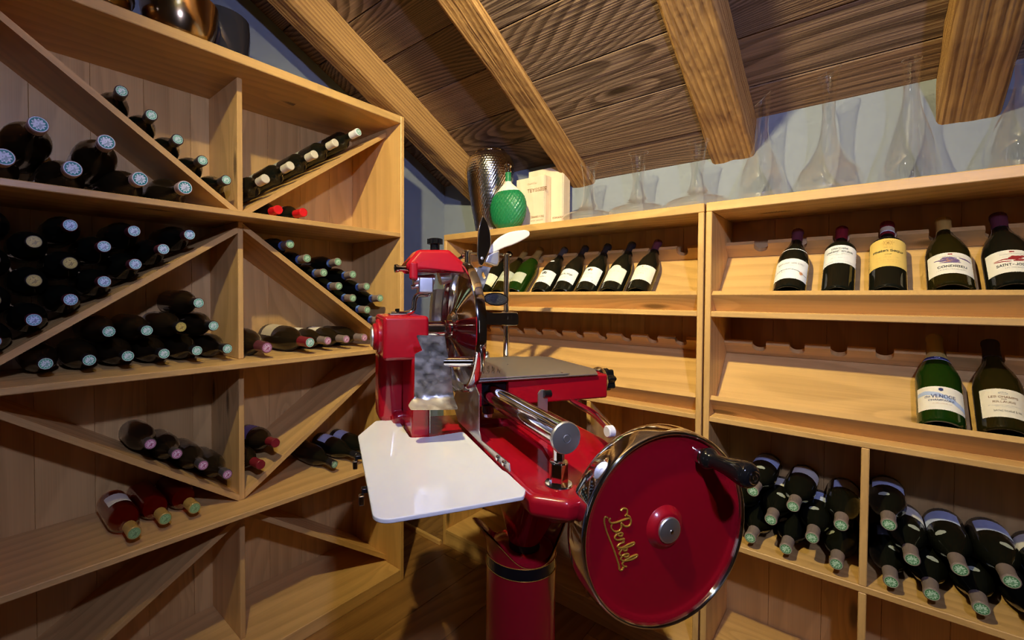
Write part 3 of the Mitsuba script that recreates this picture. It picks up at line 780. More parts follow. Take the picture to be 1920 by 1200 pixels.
for i, (a, b, c, d, s, lab) in enumerate(R3B):
    bottle(lab, lay_left((a, b), (c, d), 0.30), 'burgundy', 0.041, 0.30, 'glass_black', 'black', s, 0.86, 'black bottles on the fourth shelf', wraps=[label_patch('burgundy', 0.041, 0.30, 0.12, 0.34, 0.5 + 0.5 * i) + ('paper_pale_blue', 'pale label')] if i else [])

# stacked bottles in the bins of the right cabinet, necks to the room
B1 = [(1.2639, 0.6628, 'on top, half hidden by the slicer handle'), (1.2221, 0.5906, 'behind the slicer handle, second row'), (1.3055, 0.5906, 'second row, below the slicer handle'), (1.2640, 0.5184, 'on the shelf, second from the left'), (1.3468, 0.5184, 'on the shelf, third from the left'), (1.3672, 0.6470, 'on top, in the middle'), (1.4077, 0.5741, 'second row, between two top bottles'), (1.4694, 0.6303, 'on top, beside the divider'), (1.4694, 0.5184, 'on the shelf, beside the divider'), (1.1810, 0.5184, 'on the shelf, hidden by the flywheel')]
B2 = [(1.5706, 0.6653, 'on top, beside the divider'), (1.5706, 0.5184, 'on the shelf, beside the divider'), (1.6092, 0.5916, 'second row, nearest the divider'), (1.6533, 0.5184, 'on the shelf, second from the divider'), (1.6925, 0.6000, 'second row, second from the divider'), (1.7366, 0.5184, 'on the shelf, third from the divider'), (1.7757, 0.6010, 'second row, third from the divider'), (1.8201, 0.5184, 'on the shelf, fourth from the divider'), (1.8590, 0.5917, 'second row, at the right edge')]
for bi, (B, where) in enumerate(((B1, 'left lower bin'), (B2, 'right lower bin'))):
    for i, (x, z, lab) in enumerate(B):
        yb = 0.296 - brng.uniform(0, 0.004)
        M = axis_M((x, yb, z), (x + brng.uniform(-0.006, 0.006), yb - 0.30, z - brng.uniform(0, 0.004)), (brng.uniform(-0.5, 0.5), 0, 1))
        wr = [label_patch('burgundy', 0.0412, 0.30, 0.10, 0.34, 1.0) + ('paper_ivory' if i % 3 == 2 else 'paper_pale_blue', 'pale label')]
        if i % 2 == 0 or bi: wr.append(medallion('burgundy', 0.0412, 0.30, 0.56, brng.uniform(-0.4, 0.4)))
        bottle(f'bottle with taupe capsule, {lab}, {where}', M, 'burgundy', 0.0412, 0.30, 'glass_black', 'taupe', 'mint', 0.80, f'bottles in the {where}', seal_r=0.90, wraps=wr)

# displayed bottles leaning on the tilted panels
s2 = math.sqrt(0.5)
def lean(notch, x0, row, dx=0.0):
    zs = 1.2095 if row == 0 else 0.8686
    x = x0 + 0.018 + notch * 1.1513 / 11 + dx
    def M(r):
        e = r + 0.0006
        return mat4(rot([1, 0, 0], -PI / 4), (x, 0.0643 + 0.0006 - e * s2, zs + 0.0230 + e * s2))
    return M
XA, XB = -0.0716, 1.1211
def show(label, M, kind, r, h, glass, capsule, cap_z, paper, z0, z1, half, prints, group, extra=(), band=None):
    pr, _ = bottle_mesh(kind, r, h)
    wr = [('label', wrap(pr, z0, z1, -half, half), paper, None)] if paper else []
    for kind_, bs, args in prints:
        if kind_ == 't': m = lettering(pr, *args)
        elif kind_ == 'l': m = line_of_print(pr, *args)
        else: m = wrap_outline(pr, args, 0.0009)
        wr.append(('label__print', m, bs, None))
    for part, m, bs in extra: wr.append((part, m(pr) if callable(m) else m, bs, None))
    return bottle(label, M(r), kind, r, h, glass, capsule, None, cap_z, group, wraps=wr, band=band)
G1, G2 = 'bottles on the upper display behind the slicer', 'bottles on the right display shelves'
def ell(cx, cy, a, b, ang=0):
    from shapely import affinity
    return affinity.rotate(affinity.scale(Point(cx, cy).buffer(1.0), a, b), ang, origin=(cx, cy))
def blot(cx, cy, w, h, seed, n=9):
    rr = random.Random(seed); g = ell(cx, cy, w * 0.2, h * 0.2)
    for _ in range(n):
        g = g.union(ell(cx + rr.uniform(-w, w) / 2, cy + rr.uniform(-h, h) / 2, rr.uniform(0.1, 0.28) * w, rr.uniform(0.05, 0.14) * h, rr.uniform(-15, 15)))
    return g
show('dark bottle with cream label, left of the green-labelled one behind the slicer', lean(2, XA, 0), 'burgundy', 0.0412, 0.30, 'glass_black', 'black', 0.80, 'paper_cream', 0.035, 0.105, 1.2, [('l', 'ink_grey', (0.04, 0.07)), ('l', 'ink_grey', (0.03, 0.06))], G1)
show('dark bottle with sage green label behind the chrome rod of the slicer', lean(3, XA, 0, -0.012), 'burgundy', 0.0412, 0.30, 'glass_olive', 'gold', 0.80, 'paper_sage', 0.05, 0.12, 1.2, [('l', 'ink_black', (0.03, 0.09))], G1)
show('green champagne bottle with gold foil neck behind the slicer', lean(4, XA, 0, -0.03), 'champagne', 0.044, 0.31, 'glass_green', 'gold', 0.70, 'paper_sage', 0.04, 0.10, 0.9, [], G1)
P1 = ['dark bottle with white crest label and white neck sticker, first of five behind the slicer', 'dark bottle with white label and bold black script line, second of five behind the slicer', 'dark bottle with white label and orange-black emblem, third of five behind the slicer', 'dark bottle with arched cream label and black border, fourth of five behind the slicer', 'dark bottle with plain cream label, last of five beside the cabinet joint']
def arch_label(w, z0, z1): return sbox(-w, z0, w, z1).union(ell(0, z1, w * 0.45, 0.012))
crest = ell(0, 0.098, 0.004, 0.0065).union(ell(-0.008, 0.096, 0.0022, 0.0055)).union(ell(0.008, 0.096, 0.0022, 0.0055)).union(sbox(-0.011, 0.088, 0.011, 0.0905))
show(P1[0], lean(5, XA, 0), 'burgundy', 0.0412, 0.30, 'glass_black', 'darkgrey', 0.80, 'paper_white', 0.038, 0.112, 1.25, [('o', 'ink_black', crest), ('t', 'ink_black', ('Vignes', 0.0075, 0.068, False)), ('l', 'ink_grey', (0.045, 0.056)), ('l', 'ink_grey', (0.035, 0.049))], G1, [('neck_sticker', lambda pr: wrap_outline(pr, ell(0, 0.178, 0.011, 0.006)), 'paper_white')])
show(P1[1], lean(6, XA, 0), 'burgundy', 0.0412, 0.30, 'glass_black', 'black', 0.80, 'paper_white', 0.042, 0.115, 1.25, [('t', 'ink_black', ('Mal du Pige', 0.0085, 0.080, True)), ('l', 'ink_grey', (0.03, 0.066)), ('l', 'ink_grey', (0.04, 0.058))], G1)
show(P1[2], lean(7, XA, 0), 'burgundy', 0.0412, 0.30, 'glass_black', 'black', 0.80, 'paper_white', 0.036, 0.120, 1.25, [('o', 'ink_copper', ell(0.006, 0.103, 0.0045, 0.006)), ('o', 'ink_black', ell(-0.004, 0.102, 0.005, 0.0045).union(ell(0.0, 0.108, 0.002, 0.003))), ('t', 'ink_grey', ('Hermitage', 0.0055, 0.080, False)), ('l', 'ink_grey', (0.05, 0.062, 0, 0.0006)), ('o', 'ink_grey', ell(0.028, 0.046, 0.002, 0.002))], G1)
show(P1[3], lean(8, XA, 0), 'burgundy', 0.0412, 0.30, 'glass_black', 'black', 0.80, None, 0, 0, 0, [('o', 'paper_ivory', arch_label(0.047, 0.035, 0.112)), ('o', 'ink_grey', arch_label(0.0455, 0.0365, 0.110).difference(arch_label(0.0445, 0.0375, 0.109))), ('t', 'ink_grey', ('Clos du Clos', 0.006, 0.088, False)), ('o', 'ink_grey', ell(0, 0.113, 0.006, 0.0035).difference(ell(0, 0.113, 0.005, 0.0026))), ('l', 'ink_grey', (0.04, 0.076)), ('l', 'ink_grey', (0.03, 0.064)), ('l', 'ink_black', (0.05, 0.046, -0.01))], G1)
show(P1[4], lean(9, XA, 0), 'burgundy', 0.0412, 0.30, 'glass_black', 'plum', 0.80, 'paper_ivory', 0.040, 0.118, 1.25, [('l', 'ink_ochre', (0.045, 0.098)), ('l', 'ink_ochre', (0.035, 0.085)), ('l', 'ink_ochre', (0.03, 0.072)), ('o', 'ink_ochre', ell(0, 0.110, 0.002, 0.003))], G1)

band = Polygon([(-0.05, 0.062), (-0.02, 0.070), (0.0, 0.0715), (0.022, 0.066), (0.034, 0.058), (0.05, 0.056), (0.05, 0.0545), (0.033, 0.0565), (0.021, 0.0645), (0.0, 0.070), (-0.02, 0.0685), (-0.05, 0.0605)])
show('dark bottle labelled Beaune with copper seal, first on the right upper display', lean(2, XB, 0, -0.008), 'burgundy', 0.0412, 0.30, 'glass_black', 'plum', 0.80, 'paper_white', 0.030, 0.118, 1.3,
     [('t', 'ink_grey', ('BEAUNE 1ER CRU', 0.0062, 0.094, True)), ('l', 'ink_grey', (0.03, 0.086, 0, 0.0005)), ('o', 'ink_black', band), ('o', 'ink_copper', ell(0.030, 0.058, 0.0055, 0.0065)), ('t', 'ink_grey', ('DOMAINE', 0.003, 0.060, False, -0.02))], G2, [('neck_band', lambda pr: wrap(pr, 0.166, 0.170, -1.2, 1.2), 'paper_white')])
show('bordeaux bottle with white three-line label and red capsule, second on the right upper display', lean(3, XB, 0), 'bordeaux', 0.0375, 0.30, 'glass_black', 'burgundy', 0.80, 'paper_white', 0.098, 0.178, 1.35,
     [('t', 'ink_black', ('ORATOIRE', 0.0058, 0.160, True)), ('t', 'ink_black', ('DE', 0.0028, 0.1555, False)), ('t', 'ink_black', ('CHASSE-SPLEEN', 0.0068, 0.1465, True, 0, 0.0009, 0.066)), ('t', 'ink_grey', ('Moulis - Medoc', 0.0048, 0.138, False)), ('l', 'ink_grey', (0.02, 0.133)), ('l', 'ink_grey', (0.04, 0.122, 0, 0.0005)), ('t', 'ink_grey', ('MIS EN BOUTEILLE AU CHATEAU', 0.0032, 0.104, False))], G2)
rays = ell(0, 0.172, 0.0032, 0.0042)
for q in range(12):
    a = q * PI / 6
    rays = rays.union(ell(0.0085 * math.cos(a), 0.172 + 0.0075 * math.sin(a), 0.0024, 0.0007, math.degrees(a))).union(ell(0.0125 * math.cos(a + 0.26), 0.172 + 0.0105 * math.sin(a + 0.26), 0.0014, 0.0006, math.degrees(a)))
show('bordeaux bottle with large golden yellow label, third on the right upper display', lean(4, XB, 0), 'bordeaux', 0.0390, 0.305, 'glass_black', 'burgundy', 0.80, 'paper_yellow', 0.075, 0.192, 1.3,
     [('o', 'ink_ochre', rays), ('t', 'ink_ochre', ('CHATEAU', 0.0034, 0.151, False)), ('t', 'ink_black', ('Phelan Segur', 0.0095, 0.135, True, 0, 0.0009, 0.070)), ('t', 'ink_black', ('2018', 0.0040, 0.122, False)), ('l', 'ink_ochre', (0.05, 0.112, 0, 0.0005)), ('l', 'ink_ochre', (0.055, 0.100, 0, 0.0004)), ('l', 'ink_ochre', (0.045, 0.093, 0, 0.0004))], G2,
     [('neck_label', lambda pr: wrap(pr, 0.258, 0.277, -PI, PI, 0.0018, 3, 28), 'paper_kraft'), ('neck_label__edge', lambda pr: wrap(pr, 0.2535, 0.2585, -PI, PI, 0.0018, 3, 28), 'paper_white')])
show('dark bottle, gold capsule, violet brush mark on cream label, fourth on right upper display', lean(5, XB, 0, 0.011), 'burgundy', 0.0425, 0.30, 'glass_olive', 'gold', 0.80, 'paper_ivory', 0.034, 0.112, 1.15,
     [('o', 'ink_red', sbox(-0.004, 0.103, 0.004, 0.107)), ('l', 'ink_grey', (0.040, 0.097)), ('o', 'ink_violet', blot(0.004, 0.083, 0.058, 0.020, 4, 12)), ('o', 'ink_copper', blot(0.0, 0.082, 0.030, 0.010, 8, 5)), ('t', 'ink_grey', ('2019', 0.0025, 0.0705, False, 0.004)), ('t', 'ink_black', ('CONDRIEU', 0.0082, 0.056, True, 0.002, 0.0009, 0.055)), ('t', 'ink_grey', ('LA COMBE DE MALLEVAL', 0.0036, 0.047, False, 0, 0.0009, 0.056))], G2)
show('dark bottle, dark capsule, red brush mark on cream label, last on right upper display', lean(6, XB, 0, 0.008), 'burgundy', 0.0425, 0.30, 'glass_black', 'plum', 0.80, 'paper_ivory', 0.034, 0.112, 1.15,
     [('o', 'ink_red', sbox(-0.004, 0.103, 0.004, 0.107)), ('l', 'ink_grey', (0.040, 0.097)), ('o', 'ink_red', blot(0.004, 0.083, 0.058, 0.020, 5, 14)), ('t', 'ink_grey', ('2019', 0.0025, 0.0705, False, 0.004)), ('t', 'ink_black', ('SAINT-JOSEPH', 0.0082, 0.056, True, 0.002, 0.0009, 0.062)), ('t', 'ink_grey', ('LES PIERRES', 0.0036, 0.047, False))], G2)
wave = Polygon([(-0.052, 0.085), (-0.03, 0.088), (-0.005, 0.082), (0.02, 0.068), (0.052, 0.052), (0.052, 0.040), (0.03, 0.048), (0.012, 0.060), (-0.01, 0.071), (-0.03, 0.076), (-0.052, 0.073)])
show('green champagne bottle with white label and pale blue wave, lower right display', lean(5, XB, 1), 'champagne', 0.0440, 0.31, 'glass_green', 'straw', 0.70, 'paper_ivory', 0.030, 0.102, 1.2,
     [('o', 'ink_blue', wave), ('o', 'ink_navy', ell(0, 0.092, 0.0045, 0.005)), ('t', 'ink_navy', ('de', 0.008, 0.066, False, -0.0265)), ('t', 'ink_navy', ('VENOGE', 0.0105, 0.066, True, 0.004, 0.0009, 0.046)), ('t', 'ink_navy', ('CHAMPAGNE', 0.0055, 0.056, True, 0.0, 0.0009, 0.050)), ('l', 'ink_ochre', (0.035, 0.048, 0, 0.0007))], G2, [('collar', lambda pr: wrap(pr, 0.207, 0.219, -PI, PI, 0.0008, 3, 28), 'ink_navy'), ('collar__trim', lambda pr: wrap(pr, 0.204, 0.207, -PI, PI, 0.0008, 3, 28), 'paper_pale_blue'), ('collar__crest', lambda pr: wrap_outline(pr, ell(0, 0.213, 0.006, 0.003).difference(ell(0, 0.213, 0.004, 0.0015)), 0.0012), 'paper_pale_blue')])
show('olive burgundy bottle with square cream label beside the champagne, lower right display', lean(6, XB, 1), 'burgundy', 0.0440, 0.30, 'glass_olive', 'darkgrey', 0.80, 'paper_cream', 0.030, 0.112, 0.95,
     [('o', 'ink_grey', ell(0, 0.099, 0.008, 0.0035).difference(ell(0, 0.099, 0.0065, 0.0022))), ('t', 'ink_brown', ('LES CHAMPS', 0.0062, 0.085, True, 0, 0.0009, 0.050)), ('t', 'ink_brown', ('DES', 0.0035, 0.0795, True)), ('t', 'ink_brown', ('BILLAUDS', 0.0056, 0.071, True)), ('l', 'ink_grey', (0.055, 0.063, 0, 0.0007)), ('l', 'ink_grey', (0.03, 0.059, 0, 0.0006)), ('t', 'ink_black', ('Michel Noellat & fils', 0.0058, 0.045, False, 0.004, 0.0009, 0.046))], G2)

# ------------------------------------------------------------------ meat slicer (local frame: x to its right, y to its back, z up)
MS = thing('meat_slicer', 'red hand-cranked meat slicer with chrome-rimmed flywheel on a red pedestal', 'meat slicer')
SA = math.radians(59.3)
SM = mat4(rot([0, 0, 1], SA), (1.2374, -0.7159, 0))
def sp(part, mesh, bsdf, smooth=35, label=None):
    k = put(f'{MS}__{part}', xf(mesh, SM), bsdf, smooth)
    if label: labels[k] = {'label': label}
    return k
FW = mat4(rot([1, 0, 0], PI / 2), (0, 0, 0.8136))       # lathe axis z -> local -y (towards the room)
def fw(profile, n=96): return xf(lathe(profile, n), FW)
# flywheel
rim = smooth_profile([(0.1785, 0.0005), (0.1800, 0.0060), (0.1835, 0.0085), (0.1875, 0.0050), (0.1895, -0.006), (0.1905, -0.022), (0.1900, -0.036), (0.1870, -0.046), (0.1800, -0.050)], 4)
rim = [tuple(q) for q in rim] + [(0.172, -0.050), (0.172, -0.004), (0.1785, -0.004)]
sp('flywheel', fw([(0, -0.012), (0.1715, -0.012), (0.1715, -0.010), (0.1715, -0.003)] + [tuple(q) for q in smooth_profile([(0.1783, -0.0005), (0.172, -0.0018), (0.160, -0.0045), (0.120, -0.0055), (0.05, -0.0055), (0.042, -0.0045), (0.035, 0.002), (0.030, 0.0055), (0.024, 0.0062)], 4)] + [(0, 0.0062)]), 'red_enamel', 30)
sp('flywheel__rim', fw(rim + [rim[0]]), 'chrome', 40, 'polished chrome rim')
sp('flywheel__hub_cap', fw([(0, 0.0062), (0.0250, 0.0062), (0.0250, 0.0085), (0.0230, 0.0105), (0.014, 0.0125), (0, 0.0132)], 40), 'satin_steel', 30, 'round steel hub button')
sp('flywheel__hub_screw', fw([(0, 0.0128), (0.004, 0.0128), (0.0035, 0.0150), (0, 0.0158)], 16), 'chrome', 30)
# script lettering on the wheel: pen strokes in units of the x-height
strokes = [
    [(-.35, 1.55), (-.45, 1.95), (-.1, 2.3), (.35, 2.15), (.42, 1.85)],
    [(.85, 2.25), (.72, 1.5), (.6, .8), (.35, .1), (0, -.05), (-.2, .2)],
    [(.30, 1.95), (.75, 2.35), (1.35, 2.35), (1.65, 2.0), (1.45, 1.5), (.9, 1.2), (1.35, 1.1), (1.6, .7), (1.35, .15), (.8, -.05), (.5, .15)],
    [(1.75, .35), (2.1, .55), (2.25, .85), (2.05, 1.02), (1.85, .75), (1.85, .25), (2.1, 0), (2.4, .2), (2.55, .5)],
    [(2.55, .5), (2.68, 1.02), (2.75, .88), (3.0, .9), (2.97, .4), (3.1, .03), (3.35, .2)],
    [(3.35, .2), (3.75, 1.2), (3.85, 1.9), (3.65, 2.0), (3.52, 1.2), (3.45, 0)],
    [(3.48, .45), (3.75, .95), (4.0, .95), (3.9, .62), (3.6, .55), (3.85, .1), (4.1, .02), (4.3, .25)],
    [(4.3, .35), (4.6, .55), (4.72, .85), (4.55, 1.02), (4.35, .75), (4.35, .25), (4.6, 0), (4.9, .2)],
    [(4.9, .2), (5.25, 1.1), (5.3, 1.8), (5.12, 1.95), (4.98, 1.2), (4.98, .3), (5.2, 0), (5.55, .15), (5.7, .4)],
    [(5.55, .05), (5.75, -.25), (5.55, -.5), (5.0, -.42), (3.0, -.50), (1.0, -.68), (-.2, -.62), (-.6, -.35), (-.35, -.12)]]
tdir, udir = np.array([0.316, -0.949]), np.array([0.949, 0.316])
org = np.array([-0.124, 0.845 - 0.8136])
ms = []
for s_ in strokes:
    q = smooth_profile(s_, 5)
    P2 = org + 0.0175 * (q[:, :1] * tdir + q[:, 1:] * udir)
    ms.append(tube(np.stack([P2[:, 0], np.full(len(P2), 0.0050), P2[:, 1] + 0.8136], 1), np.linspace(0.0022, 0.0017, len(q)), 8))
sp('flywheel__lettering', join(*ms), 'gold_paint', 50, 'gold script lettering reading Berkel')
# crank handle
HD = mat4(rot([1, 0, 0], PI / 2), (0.083, 0, 0.944))
sp('flywheel__handle', xf(lathe([(0, 0.012)] + [tuple(q) for q in smooth_profile([(0.0200, 0.012), (0.0215, 0.016), (0.0195, 0.022), (0.0155, 0.030), (0.0145, 0.040), (0.0165, 0.060), (0.0205, 0.080), (0.0228, 0.094), (0.0215, 0.104), (0.0160, 0.110), (0.0110, 0.1115)], 4)] + [(0, 0.1115)], 32), HD), 'black_plastic', 40, 'black pear-shaped crank grip')
sp('flywheel__handle_collar', xf(lathe([(0, -0.006), (0.0165, -0.006), (0.0165, 0.004), (0.0145, 0.006), (0.0145, 0.012), (0, 0.012)], 28), HD), 'chrome', 30)
sp('flywheel__handle_cap', xf(lathe([(0, 0.110), (0.0115, 0.1112), (0.0120, 0.1125), (0.0105, 0.1140), (0.0065, 0.1140), (0.0060, 0.1120), (0.0035, 0.1120), (0.003, 0.1135), (0, 0.1138)], 28), HD), 'chrome', 30)
sp('flywheel_shaft', cyl((0, 0.012, 0.8136), (0, 0.16, 0.8136), 0.030), 'red_enamel')
# base casting
pl = rounded([(-0.262, 0.055), (-0.205, 0.012), (-0.150, 0.020), (-0.02, 0.10), (0.055, 0.20), (0.075, 0.30), (0.075, 0.62), (-0.36, 0.66), (-0.40, 0.60), (-0.38, 0.44), (-0.25, 0.43)], 0.018)
def slab_z(poly, z0, z1, bev=0.012, steps=4):
    """a slab of the polygon between two heights with rounded upper and lower edges"""
    p = np.array(poly.segmentize(0.012).exterior.coords)[:-1]
    if poly.exterior.is_ccw is False: p = p[::-1]
    e = np.roll(p, -1, 0) - p; e /= np.linalg.norm(e, axis=1, keepdims=True) + 1e-12
    nrm = np.stack([e[:, 1], -e[:, 0]], 1)
    vn = nrm + np.roll(nrm, 1, 0); vn /= np.maximum((vn * nrm).sum(1, keepdims=True), 0.5)
    ring, n = [], len(p)
    for i in range(steps + 1):
        t = PI / 2 * i / steps
        ring.append((bev * (1 - math.sin(t)), z0 + bev * (1 - math.cos(t))))
    ring += [(d, z0 + z1 - z) for d, z in ring[::-1]]
    V = np.vstack([np.column_stack([p - vn * d, np.full(n, z)]) for d, z in ring])
    F, j = [], np.arange(n)
    for i in range(len(ring) - 1):
        F += [np.stack([i * n + j, i * n + (j + 1) % n, (i + 1) * n + (j + 1) % n], 1), np.stack([i * n + j, (i + 1) * n + (j + 1) % n, (i + 1) * n + j], 1)]
    import mapbox_earcut
    tr = np.asarray(mapbox_earcut.triangulate_float64(V[:n, :2], np.array([n], np.uint32))).reshape(-1, 3).astype(int)
    ab = V[tr[:, 1], :2] - V[tr[:, 0], :2]; ac = V[tr[:, 2], :2] - V[tr[:, 0], :2]
    tr = np.where((ab[:, 0] * ac[:, 1] - ab[:, 1] * ac[:, 0] > 0)[:, None], tr, tr[:, ::-1])
    F += [tr[:, ::-1], tr + (len(ring) - 1) * n]
    return trimesh.Trimesh(V, np.vstack(F), process=False)
trough = rounded([(-0.205, 0.105), (-0.165, 0.105), (-0.110, 0.30), (-0.100, 0.56), (-0.225, 0.56), (-0.215, 0.30)], 0.015)
base = mani(slab_z(pl, 0.845, 0.888, 0.014)) - mani(slab_z(trough, 0.872, 0.92, 0.004))
body2 = m3.Manifold.batch_hull([m3.Manifold.sphere(0.03, 20).translate(list(p)) for p in [(-0.20, 0.07, 0.852), (-0.14, 0.07, 0.850), (-0.20, 0.50, 0.85), (0.0, 0.50, 0.85), (-0.12, 0.19, 0.815), (-0.19, 0.22, 0.80), (-0.20, 0.42, 0.80), (-0.05, 0.42, 0.80)]])
neck = m3.Manifold.batch_hull([m3.Manifold.cylinder(0.012, 0.036, 0.036, 28).translate([-0.178, 0.255, 0.690]), m3.Manifold.sphere(0.03, 20).translate([-0.195, 0.17, 0.825]), m3.Manifold.sphere(0.03, 20).translate([-0.135, 0.19, 0.825]), m3.Manifold.sphere(0.03, 20).translate([-0.19, 0.36, 0.82])])
sp('base', tri(base + body2 + neck), 'red_enamel', 32)
sp('base__trough', xf(slab_z(trough.buffer(-0.002), 0.866, 0.8735, 0.002), np.eye(4)), 'red_enamel', 30, 'glossy channel along the top')
sp('pedestal_foot', xf(lathe([(0, 0), (0.033, 0), (0.036, 0.004), (0.036, 0.020), (0.033, 0.024), (0, 0.024)], 36), mat4(None, (-0.178, 0.255, 0.672))), 'rubber', 35, 'black rubber foot')
# pedestal: a round red column with flared shoulders, black band and gold pin stripes
PC = np.array([-0.178, 0.275])
RP = 0.0815
def ped_top(a):      # height of the column's edge: low towards the room and the back, rising at both sides
    return 0.656 + 0.085 * np.abs(np.cos(a)) ** 3
def column(r_, zlo, zhi, n=96, th=None):
    a = np.arange(n) * 2 * PI / n
    lo = zlo(a) if callable(zlo) else np.full(n, zlo)
    hi = zhi(a) if callable(zhi) else np.full(n, zhi)
    V, F, k = [], [], 8
    for i in range(k):
        t = i / (k - 1)
        z = lo * (1 - t) + hi * t
        rr = r_(z) if callable(r_) else r_
        V.append(np.stack([PC[0] + rr * np.cos(a), PC[1] + rr * np.sin(a), z], 1))
    for i in range(k - 1):
        j = np.arange(n); jn = (j + 1) % n
        F += [np.stack([i * n + j, i * n + jn, (i + 1) * n + jn], 1), np.stack([i * n + j, (i + 1) * n + jn, (i + 1) * n + j], 1)]
    return trimesh.Trimesh(np.vstack(V), np.vstack(F), process=False)
def flare(z): return RP + 0.035 * np.clip((z - 0.655) / 0.085, 0, 1) ** 2
def inner(m):
    w = m.copy(); w.invert(); c = np.array([PC[0], PC[1], 0])
    v = np.array(w.vertices); d = v - c; d[:, 2] = 0
    w.vertices = v - 0.004 * d / np.linalg.norm(d, axis=1, keepdims=True)
    return w
sp('pedestal', join(column(RP, 0.03, 0.628), column(flare, 0.655, ped_top), inner(column(flare, 0.628, ped_top))), 'red_enamel', 40, 'glossy red pedestal column')
sp('pedestal__band', column(RP + 0.0004, 0.628, 0.655), 'black_plastic', 40, 'black band with gold lines at the top of the pedestal')
def stripe(zf, e=0.0011):
    a = np.linspace(0, 2 * PI, 97)
    z = zf(a); r_ = flare(z) + e
    return tube(np.stack([PC[0] + r_ * np.cos(a), PC[1] + r_ * np.sin(a), z], 1), 0.0008, 6)
sp('pedestal__pin_stripe', stripe(lambda a: 0.628 + 0 * a), 'gold_paint', 50)
sp('pedestal__pin_stripe', stripe(lambda a: 0.655 + 0 * a), 'gold_paint', 50)
sp('pedestal__pin_stripe', stripe(ped_top), 'gold_paint', 50)
scroll = []
for q in ([(0, 0), (.4, .6), (1.0, .9), (1.2, .5), (.8, .2)], [(1.3, 0), (1.7, .9), (2.2, 1.0), (1.9, .4), (2.4, .1)], [(2.5, .1), (3.0, .5), (3.3, 1.0), (3.7, .7), (3.3, .3), (4.0, 0)]):
    w = smooth_profile(q, 5)
    th = -PI / 2 - 0.02 + w[:, 0] * 0.13
    scroll.append(tube(np.stack([PC[0] + (RP + 0.0006) * np.cos(th), PC[1] + (RP + 0.0006) * np.sin(th), 0.433 + 0.018 * w[:, 1]], 1), 0.0007, 6))
sp('pedestal__scroll', join(*scroll), 'gold_paint', 50, 'gold scroll painted on the column')
sp('pedestal__top', xf(lathe([(0, 0.0), (RP - 0.004, 0.0), (RP - 0.006, 0.014), (0.05, 0.022), (0, 0.022)], 60), mat4(None, (PC[0], PC[1], 0.651))), 'red_enamel', 30)
sp('pedestal__plinth', xf(lathe([(0, 0), (0.20, 0), (0.205, 0.006), (0.20, 0.02), (0.12, 0.034), (0.085, 0.045), (0, 0.045)], 60), mat4(None, (PC[0], PC[1], 0))), 'red_enamel', 30)
# chrome carriage rail with its hexagonal pillar
RX, RZ = -0.184, 0.986
sp('rail', cyl((RX, 0.063, RZ), (RX, 0.62, RZ), 0.0275, 40), 'chrome', 40, 'thick chrome carriage rail')
sp('rail__end_cap', xf(lathe([(0, 0), (0.0305, 0), (0.0315, 0.002), (0.0315, 0.006), (0.0295, 0.009), (0.012, 0.0105), (0.0085, 0.0105), (0.0080, 0.0090), (0.0072, 0.0090), (0.0068, 0.0112), (0, 0.0112)], 48), mat4(rot([1, 0, 0], PI / 2), (RX, 0.066, RZ))), 'satin_steel', 30, 'round steel end cap with a screw')
hexa = Polygon([(0.0185 * math.cos(a), 0.0185 * math.sin(a)) for a in np.arange(6) * PI / 3 + 0.3])
hx = trimesh.creation.extrude_polygon(hexa, 0.040, engine='earcut')
sp('rail__pillar', join(xf(hx, mat4(None, (-0.186, 0.083, 0.892))), xf(lathe([(0, 0), (0.0270, 0), (0.0275, 0.002), (0.026, 0.005), (0, 0.005)], 36), mat4(None, (-0.186, 0.083, 0.887))), cyl((-0.186, 0.083, 0.930), (-0.186, 0.083, 0.968), 0.0115), xf(lathe([(0.0185, 0), (0.0175, 0.003), (0.012, 0.006), (0, 0.006)], 24), mat4(None, (-0.186, 0.083, 0.9315)))), 'chrome', 30, 'hexagonal chrome pillar under the rail')
sp('rail__bracket', rbox((-0.205, 0.60, 0.88), (-0.160, 0.64, 0.975), 0.006), 'red_enamel', 30)
# carriage: red body and steel table
body = mani(rbox((-0.238, 0.445, 0.955), (0.178, 0.80, 1.026), 0.006)) - mani(trimesh.creation.box(bounds=[[-0.218, 0.40, 0.955], [-0.140, 0.82, 1.021]]))
sp('carriage', tri(body), 'red_enamel', 30)
sp('carriage__sleeve', rbox((-0.216, 0.455, 0.957), (-0.142, 0.78, 1.018), 0.004), 'black_plastic', 30)
tb = Polygon([(-0.246, 0.432), (0.138, 0.437), (0.182, 0.520), (0.176, 0.800), (0.150, 0.835), (-0.246, 0.835)]).buffer(-0.006).buffer(0.006)
sp('carriage__table', slab_z(tb, 1.0265, 1.0305, 0.0012), 'satin_steel', 20, 'flat steel meat table')
tb2 = Polygon([(-0.236, 0.436), (0.042, 0.438), (0.05, 0.446), (0.112, 0.72), (0.05, 0.815), (-0.236, 0.815)]).buffer(-0.006).buffer(0.006)
sp('carriage__table_plate', slab_z(tb2, 1.0325, 1.0365, 0.0012), 'satin_steel', 20)
rs = random.Random(4)
sp('carriage__spikes', join(*[xf(lathe([(0.0018, 0), (0.0012, 0.006), (0, 0.010)], 8), mat4(None, (-0.225 + 0.016 * i + 0.004 * (j % 2), 0.50 + 0.022 * j, 1.0365))) for i in range(6) for j in range(5)]), 'chrome', 40, 'rows of small steel spikes')
labels[f'{MS}__carriage__spikes']['kind'] = 'stuff'
for x_, y_ in ((-0.222, 0.45), (0.028, 0.452), (-0.06, 0.64), (0.11, 0.78)):
    sp('carriage__rivet', xf(lathe([(0.0035, 0), (0.003, 0.0012), (0, 0.0016)], 12), mat4(None, (x_, y_, 1.0365 if x_ < 0.1 else 1.0305))), 'chrome', 40)
